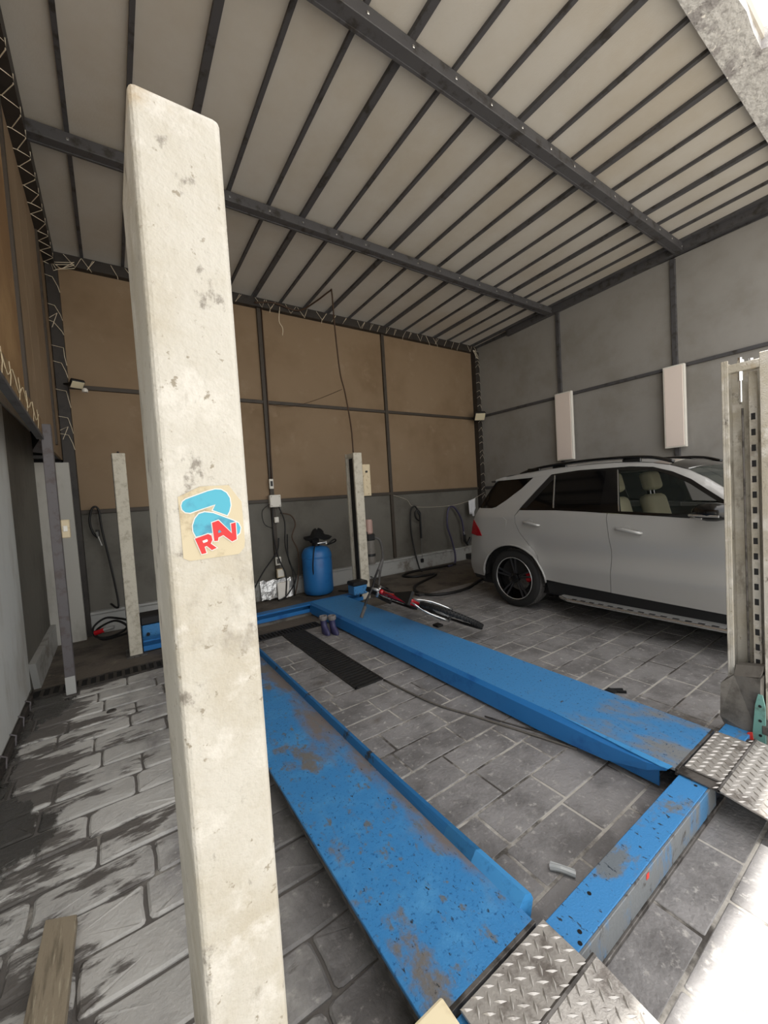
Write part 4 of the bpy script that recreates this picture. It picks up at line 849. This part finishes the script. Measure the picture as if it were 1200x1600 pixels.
# roof rails, running boards, handles, mirrors
for side in (1, -1):
    X = lambda x: x if side == 1 else 2*CX-x
    MB().tube([(X(4.47), 3.32, 1.700), (X(4.46), 3.15, 1.742), (X(4.455), 2.85, 1.772), (X(4.45), 2.4, 1.786), (X(4.45), 2.0, 1.776), (X(4.45), 1.75, 1.748), (X(4.46), 1.58, 1.690)], .017, 8, 5).build('roof_rail', 'gloss_black', car, smooth=True)
    for yy in (3.1, 2.75, 1.95): MB().box((X(4.45)-.015, yy-.09, 1.71), (X(4.45)+.015, yy+.09, 1.76), .008).build('rail_foot', 'gloss_black', car)
    rbp = [(4.14, 2.62), (4.075, 2.50), (4.07, .95), (4.13, .84), (4.30, .84), (4.30, 2.62)]
    o = MB().prism([(X(x), y, .240) for x, y in rbp], (0, 0, .030)).build('running_board', 'silver_plastic', car)
    MB().tube([(X(4.14), 2.62, .262), (X(4.073), 2.50, .262), (X(4.066), 1.7, .262), (X(4.068), .95, .262), (X(4.13), .84, .262)], .013, 6).build('board_edge', 'chrome', o)
    for k in range(16): MB().box((X(4.10)-.012, 2.40-.095*k, .270), (X(4.10)+.012, 2.45-.095*k, .274), .001).build('rubber_stud', 'satin_black', o)
    for yh, zh, w_ in ((2.975, 1.083, .11), (1.88, 1.040, .12)):
        s0 = surf(yh, zh)
        o = MB().tube([(X(s0+.004), yh+w_, zh+.012), (X(s0-.024), yh+w_*.75, zh+.018), (X(s0-.036), yh, zh+.008), (X(s0-.026), yh-w_*.8, zh-.012), (X(s0+.004), yh-w_, zh-.016)], lambda t: .012+.006*math.sin(t*3.14), 8, 4).build('door_handle', 'silver_plastic', car, smooth=True)
        MB().lathe([(.045, .003), (.045, -.001), (.0, -.001)], (X(s0), yh+.02, zh+.012), 'x', 14).build('handle_cup', 'silver_plastic', car)
    # mirror
    V = []; F = []; n = 14
    for k, (dx, sy, sz) in enumerate(((0.02, .05, .04), (-.03, .12, .066), (-.10, .145, .080), (-.17, .13, .072), (-.215, .04, .035))):
        for j in range(n): a = 2*math.pi*j/n; V.append((X(4.14+dx), 1.20+sy*math.cos(a)-.012*k, 1.240+sz*math.sin(a)))
    for k in range(4):
        for j in range(n): F.append((k*n+j, k*n+(j+1) % n, (k+1)*n+(j+1) % n, (k+1)*n+j))
    F += [tuple(range(n)), tuple(range(4*n, 5*n))]
    mo = MB().add(V, F).build('mirror_housing', 'gloss_black', car, smooth=True)
    MB().box((min(X(4.10), X(4.20)), 1.10, 1.17), (max(X(4.10), X(4.20)), 1.20, 1.20), .008).build('mirror_arm', 'gloss_black', mo)
    MB().tube([(X(4.11), 1.325, 1.21), (X(4.0), 1.320, 1.215), (X(3.95), 1.24, 1.215), (X(3.92), 1.10, 1.212)], .011, 6, 3).build('indicator_strip', 'chrome', mo)
    MB().tube([(X(4.10), 1.318, 1.187), (X(4.0), 1.31, 1.19), (X(3.95), 1.22, 1.19)], .007, 6, 3).build('mirror_trim', 'silver_plastic', mo)
# wheels
def wheel(yc, side):
    X = lambda x: x if side == 1 else 2*CX-x
    x0 = 4.175; s = 1 if side == 1 else -1; c = (X(x0), yc, .372)
    ty = sm(MB().lathe([(.275, .01*s), (.29, 0), (.335, .002*s), (.352, .012*s), (.366, .035*s), (.372, .07*s), (.372, .20*s), (.360, .245*s), (.30, .26*s), (.27, .25*s)], c, 'x', 56, cap=False).build('tyre', 'rubber', car), 30)
    sm(MB().lathe([(.276, .008*s), (.29, -.002*s), (.336, .0*s), (.3535, .010*s), (.3675, .033*s)], c, 'x', 56, cap=False).build('sidewall', 'tyre_side', ty), 30)
    tr = MB()
    for k in range(56):
        a = 2*math.pi*k/56; 
        for h in (.05, .10, .155):
            a2 = a+(h*.6); p = Vector((h*s, .3735*math.cos(a2), .3735*math.sin(a2))); q_ = Vector((h*s+.028*s, .3735*math.cos(a2+.035), .3735*math.sin(a2+.035)))
            tr.tube([Vector(c)+p, Vector(c)+q_], .0045, 4)
    o = tr.build('tread_blocks', 'rubber', ty); o['kind'] = 'stuff'
    rm = sm(MB().lathe([(.278, .010*s), (.268, .004*s), (.258, .012*s), (.250, .06*s), (.245, .16*s), (.0, .16*s)], c, 'x', 48, cap=False).build('rim', 'gloss_black', car), 40)
    sm(MB().lathe([(.272, .004*s), (.268, -.001*s), (.262, .004*s)], c, 'x', 48, cap=False).build('rim_edge', 'silver_plastic', rm), 40)
    for k in range(5):
        for d in (-.16, .16):
            a = 2*math.pi*k/5+.3; p0 = Vector((.05*s, .05*math.cos(a+d), .05*math.sin(a+d))); p1 = Vector((.012*s, .262*math.cos(a+d*.8), .262*math.sin(a+d*.8)))
            MB().tube([Vector(c)+p0, Vector(c)+p1], .014, 5).build('spoke', 'spoke_grey', rm)
    MB().lathe([(.06, .06*s), (.06, .02*s), (.035, .012*s), (.0, .012*s)], c, 'x', 20).build('hub', 'gloss_black', rm)
    MB().lathe([(.17, .11*s), (.17, .125*s), (0, .125*s)], c, 'x', 28).build('brake_disc', 'grimy_steel', rm)
    MB().box((c[0]+(.07 if s > 0 else -.13), yc-.19, .33), (c[0]+(.13 if s > 0 else -.07), yc-.12, .46), .02).build('brake_caliper', 'red_paint', rm)
for yc in (3.28, .365):
    for side in (1, -1): wheel(yc, side)

# ---------------------------------------------------------------- mountain bike lying over the right runway
bk = thing('bicycle', 'black and red bicycle lying over the far part of the right blue runway', 'bicycle', (2.75, 3.6, .15))
LEAN = math.radians(60); uu = Vector((-math.sin(LEAN), 0, math.cos(LEAN))); ff = Vector((-.03, 1, 0)).normalized(); ll = Vector((math.cos(LEAN), .03, math.sin(LEAN)))
B0 = Vector((2.83, 3.04, .245))                      # rear axle
def bp(f, l, u): return B0+ff*f+ll*l+uu*u
bmx = Matrix((ff, ll, uu)).transposed()
def bwheel(f, u, tname):
    c = bp(f, 0, u); 
    def lat(prof, n=40): return MB().lathe(prof, c, 'y', n, Matrix((ff, ll, uu)).transposed().to_3x3(), cap=False)
    t = sm(lat([(.285, -.012), (.295, -.024), (.318, -.026), (.332, -.012), (.335, 0), (.332, .012), (.318, .026), (.295, .024), (.285, .012)]).build('bicycle_tyre', 'tyre_side', bk), 60)
    kn = MB()
    for k in range(64):
        a = 2*math.pi*k/64
        for l in (-.018, 0, .018):
            a2 = a+(.05 if l == 0 else 0); p = c+ff*(.333*math.cos(a2))+uu*(.333*math.sin(a2))+ll*l
            kn.box(p-Vector((.005, .005, .005)), p+Vector((.005, .005, .005)))
    o = kn.build('tyre_knobs', 'tyre_side', t); o['kind'] = 'stuff'
    r = lat([(.270, -.011), (.288, -.012), (.288, .012), (.270, .011), (.270, -.011)]).build('bicycle_rim', 'gloss_black', bk)
    for k in range(18):
        a = 2*math.pi*k/18; MB().tube([c+ll*(.02 if k % 2 else -.02), c+ff*(.272*math.cos(a))+uu*(.272*math.sin(a))], .0014, 3).build('wheel_spoke', 'silver_plastic', r)
    MB().tube([c-ll*.05, c+ll*.05], .016, 10).build('wheel_hub', 'satin_black', r)
bwheel(0, 0, 'rear'); bwheel(1.02, -.0, 'front')
T_ = lambda pts, r, nm, m, s=0: MB().tube(pts, r, 8, s).build(nm, m, bk, smooth=True)
fr = MB().tube([bp(.38, 0, -.04), bp(.24, 0, .40)], .017, 8).tube([bp(.27, 0, .34), bp(.76, 0, .36)], .020, 8).tube([bp(.38, 0, -.04), bp(.78, 0, .26)], .024, 8).build('bicycle_frame', 'red_paint', bk, smooth=True)
for l in (-.06, .06):
    T_([bp(0, l, 0), bp(.15, l, -.01), bp(.36, l*.5, -.04)], .012, 'chain_stay', 'chrome', 3); T_([bp(0, l, 0), bp(.12, l, .20), bp(.25, l*.3, .34)], .010, 'seat_stay', 'chrome', 3)
    T_([bp(1.02, l, 0), bp(.86, l, .34)], .017, 'fork_leg', 'satin_black')
T_([bp(.86, -.07, .34), bp(.86, .07, .34)], .018, 'fork_crown', 'chrome'); T_([bp(.78, 0, .25), bp(.75, 0, .40)], .026, 'head_tube', 'red_paint')
T_([bp(.75, 0, .42), bp(.83, 0, .46)], .018, 'stem', 'silver_plastic')
hb = T_([bp(.78, -.34, .50), bp(.81, -.14, .49), bp(.83, 0, .46), bp(.81, .14, .49), bp(.78, .34, .50)], .013, 'handlebar', 'satin_black', 4)
for s in (-1, 1):
    MB().tube([bp(.79, s*.22, .495), bp(.78, s*.35, .50)], .019, 8).build('grip', 'rubber', hb); MB().tube([bp(.80, s*.20, .49), bp(.86, s*.26, .46), bp(.85, s*.32, .45)], .006, 6).build('brake_lever', 'silver_plastic', hb)
MB().tube([bp(.24, 0, .40), bp(.21, 0, .50)], .013, 8).build('seat_post', 'silver_plastic', bk)
mb = MB(); Q = [bp(.08, -.07, .53), bp(.08, .07, .53), bp(.22, .04, .52), bp(.34, .015, .52), bp(.34, -.015, .52), bp(.22, -.04, .52)]; mb.prism(Q, uu*-.035); mb.build('saddle', 'satin_black', bk)
MB().lathe([(.085, -.004), (.085, .004), (0, .004)], bp(.38, .05, -.04), 'y', 24, Matrix((ff, ll, uu)).transposed().to_3x3()).build('chain_ring', 'silver_plastic', bk)
for s in (-1, 1): MB().tube([bp(.38, s*.07, -.04), bp(.38+s*.16, s*.08, -.04+s*.05)], .010, 6).build('crank', 'silver_plastic', bk); MB().box(bp(.38+s*.16, s*.13, -.04+s*.05)-Vector((.04, .045, .012)), bp(.38+s*.16, s*.13, -.04+s*.05)+Vector((.04, .045, .012)), .004).build('pedal', 'satin_black', bk)
T_([bp(.80, .1, .47), bp(.86, .12, .52), bp(.80, .05, .42), bp(.60, .03, .40), bp(.3, .02, .38)], .004, 'brake_cable', 'black_cable', 5)
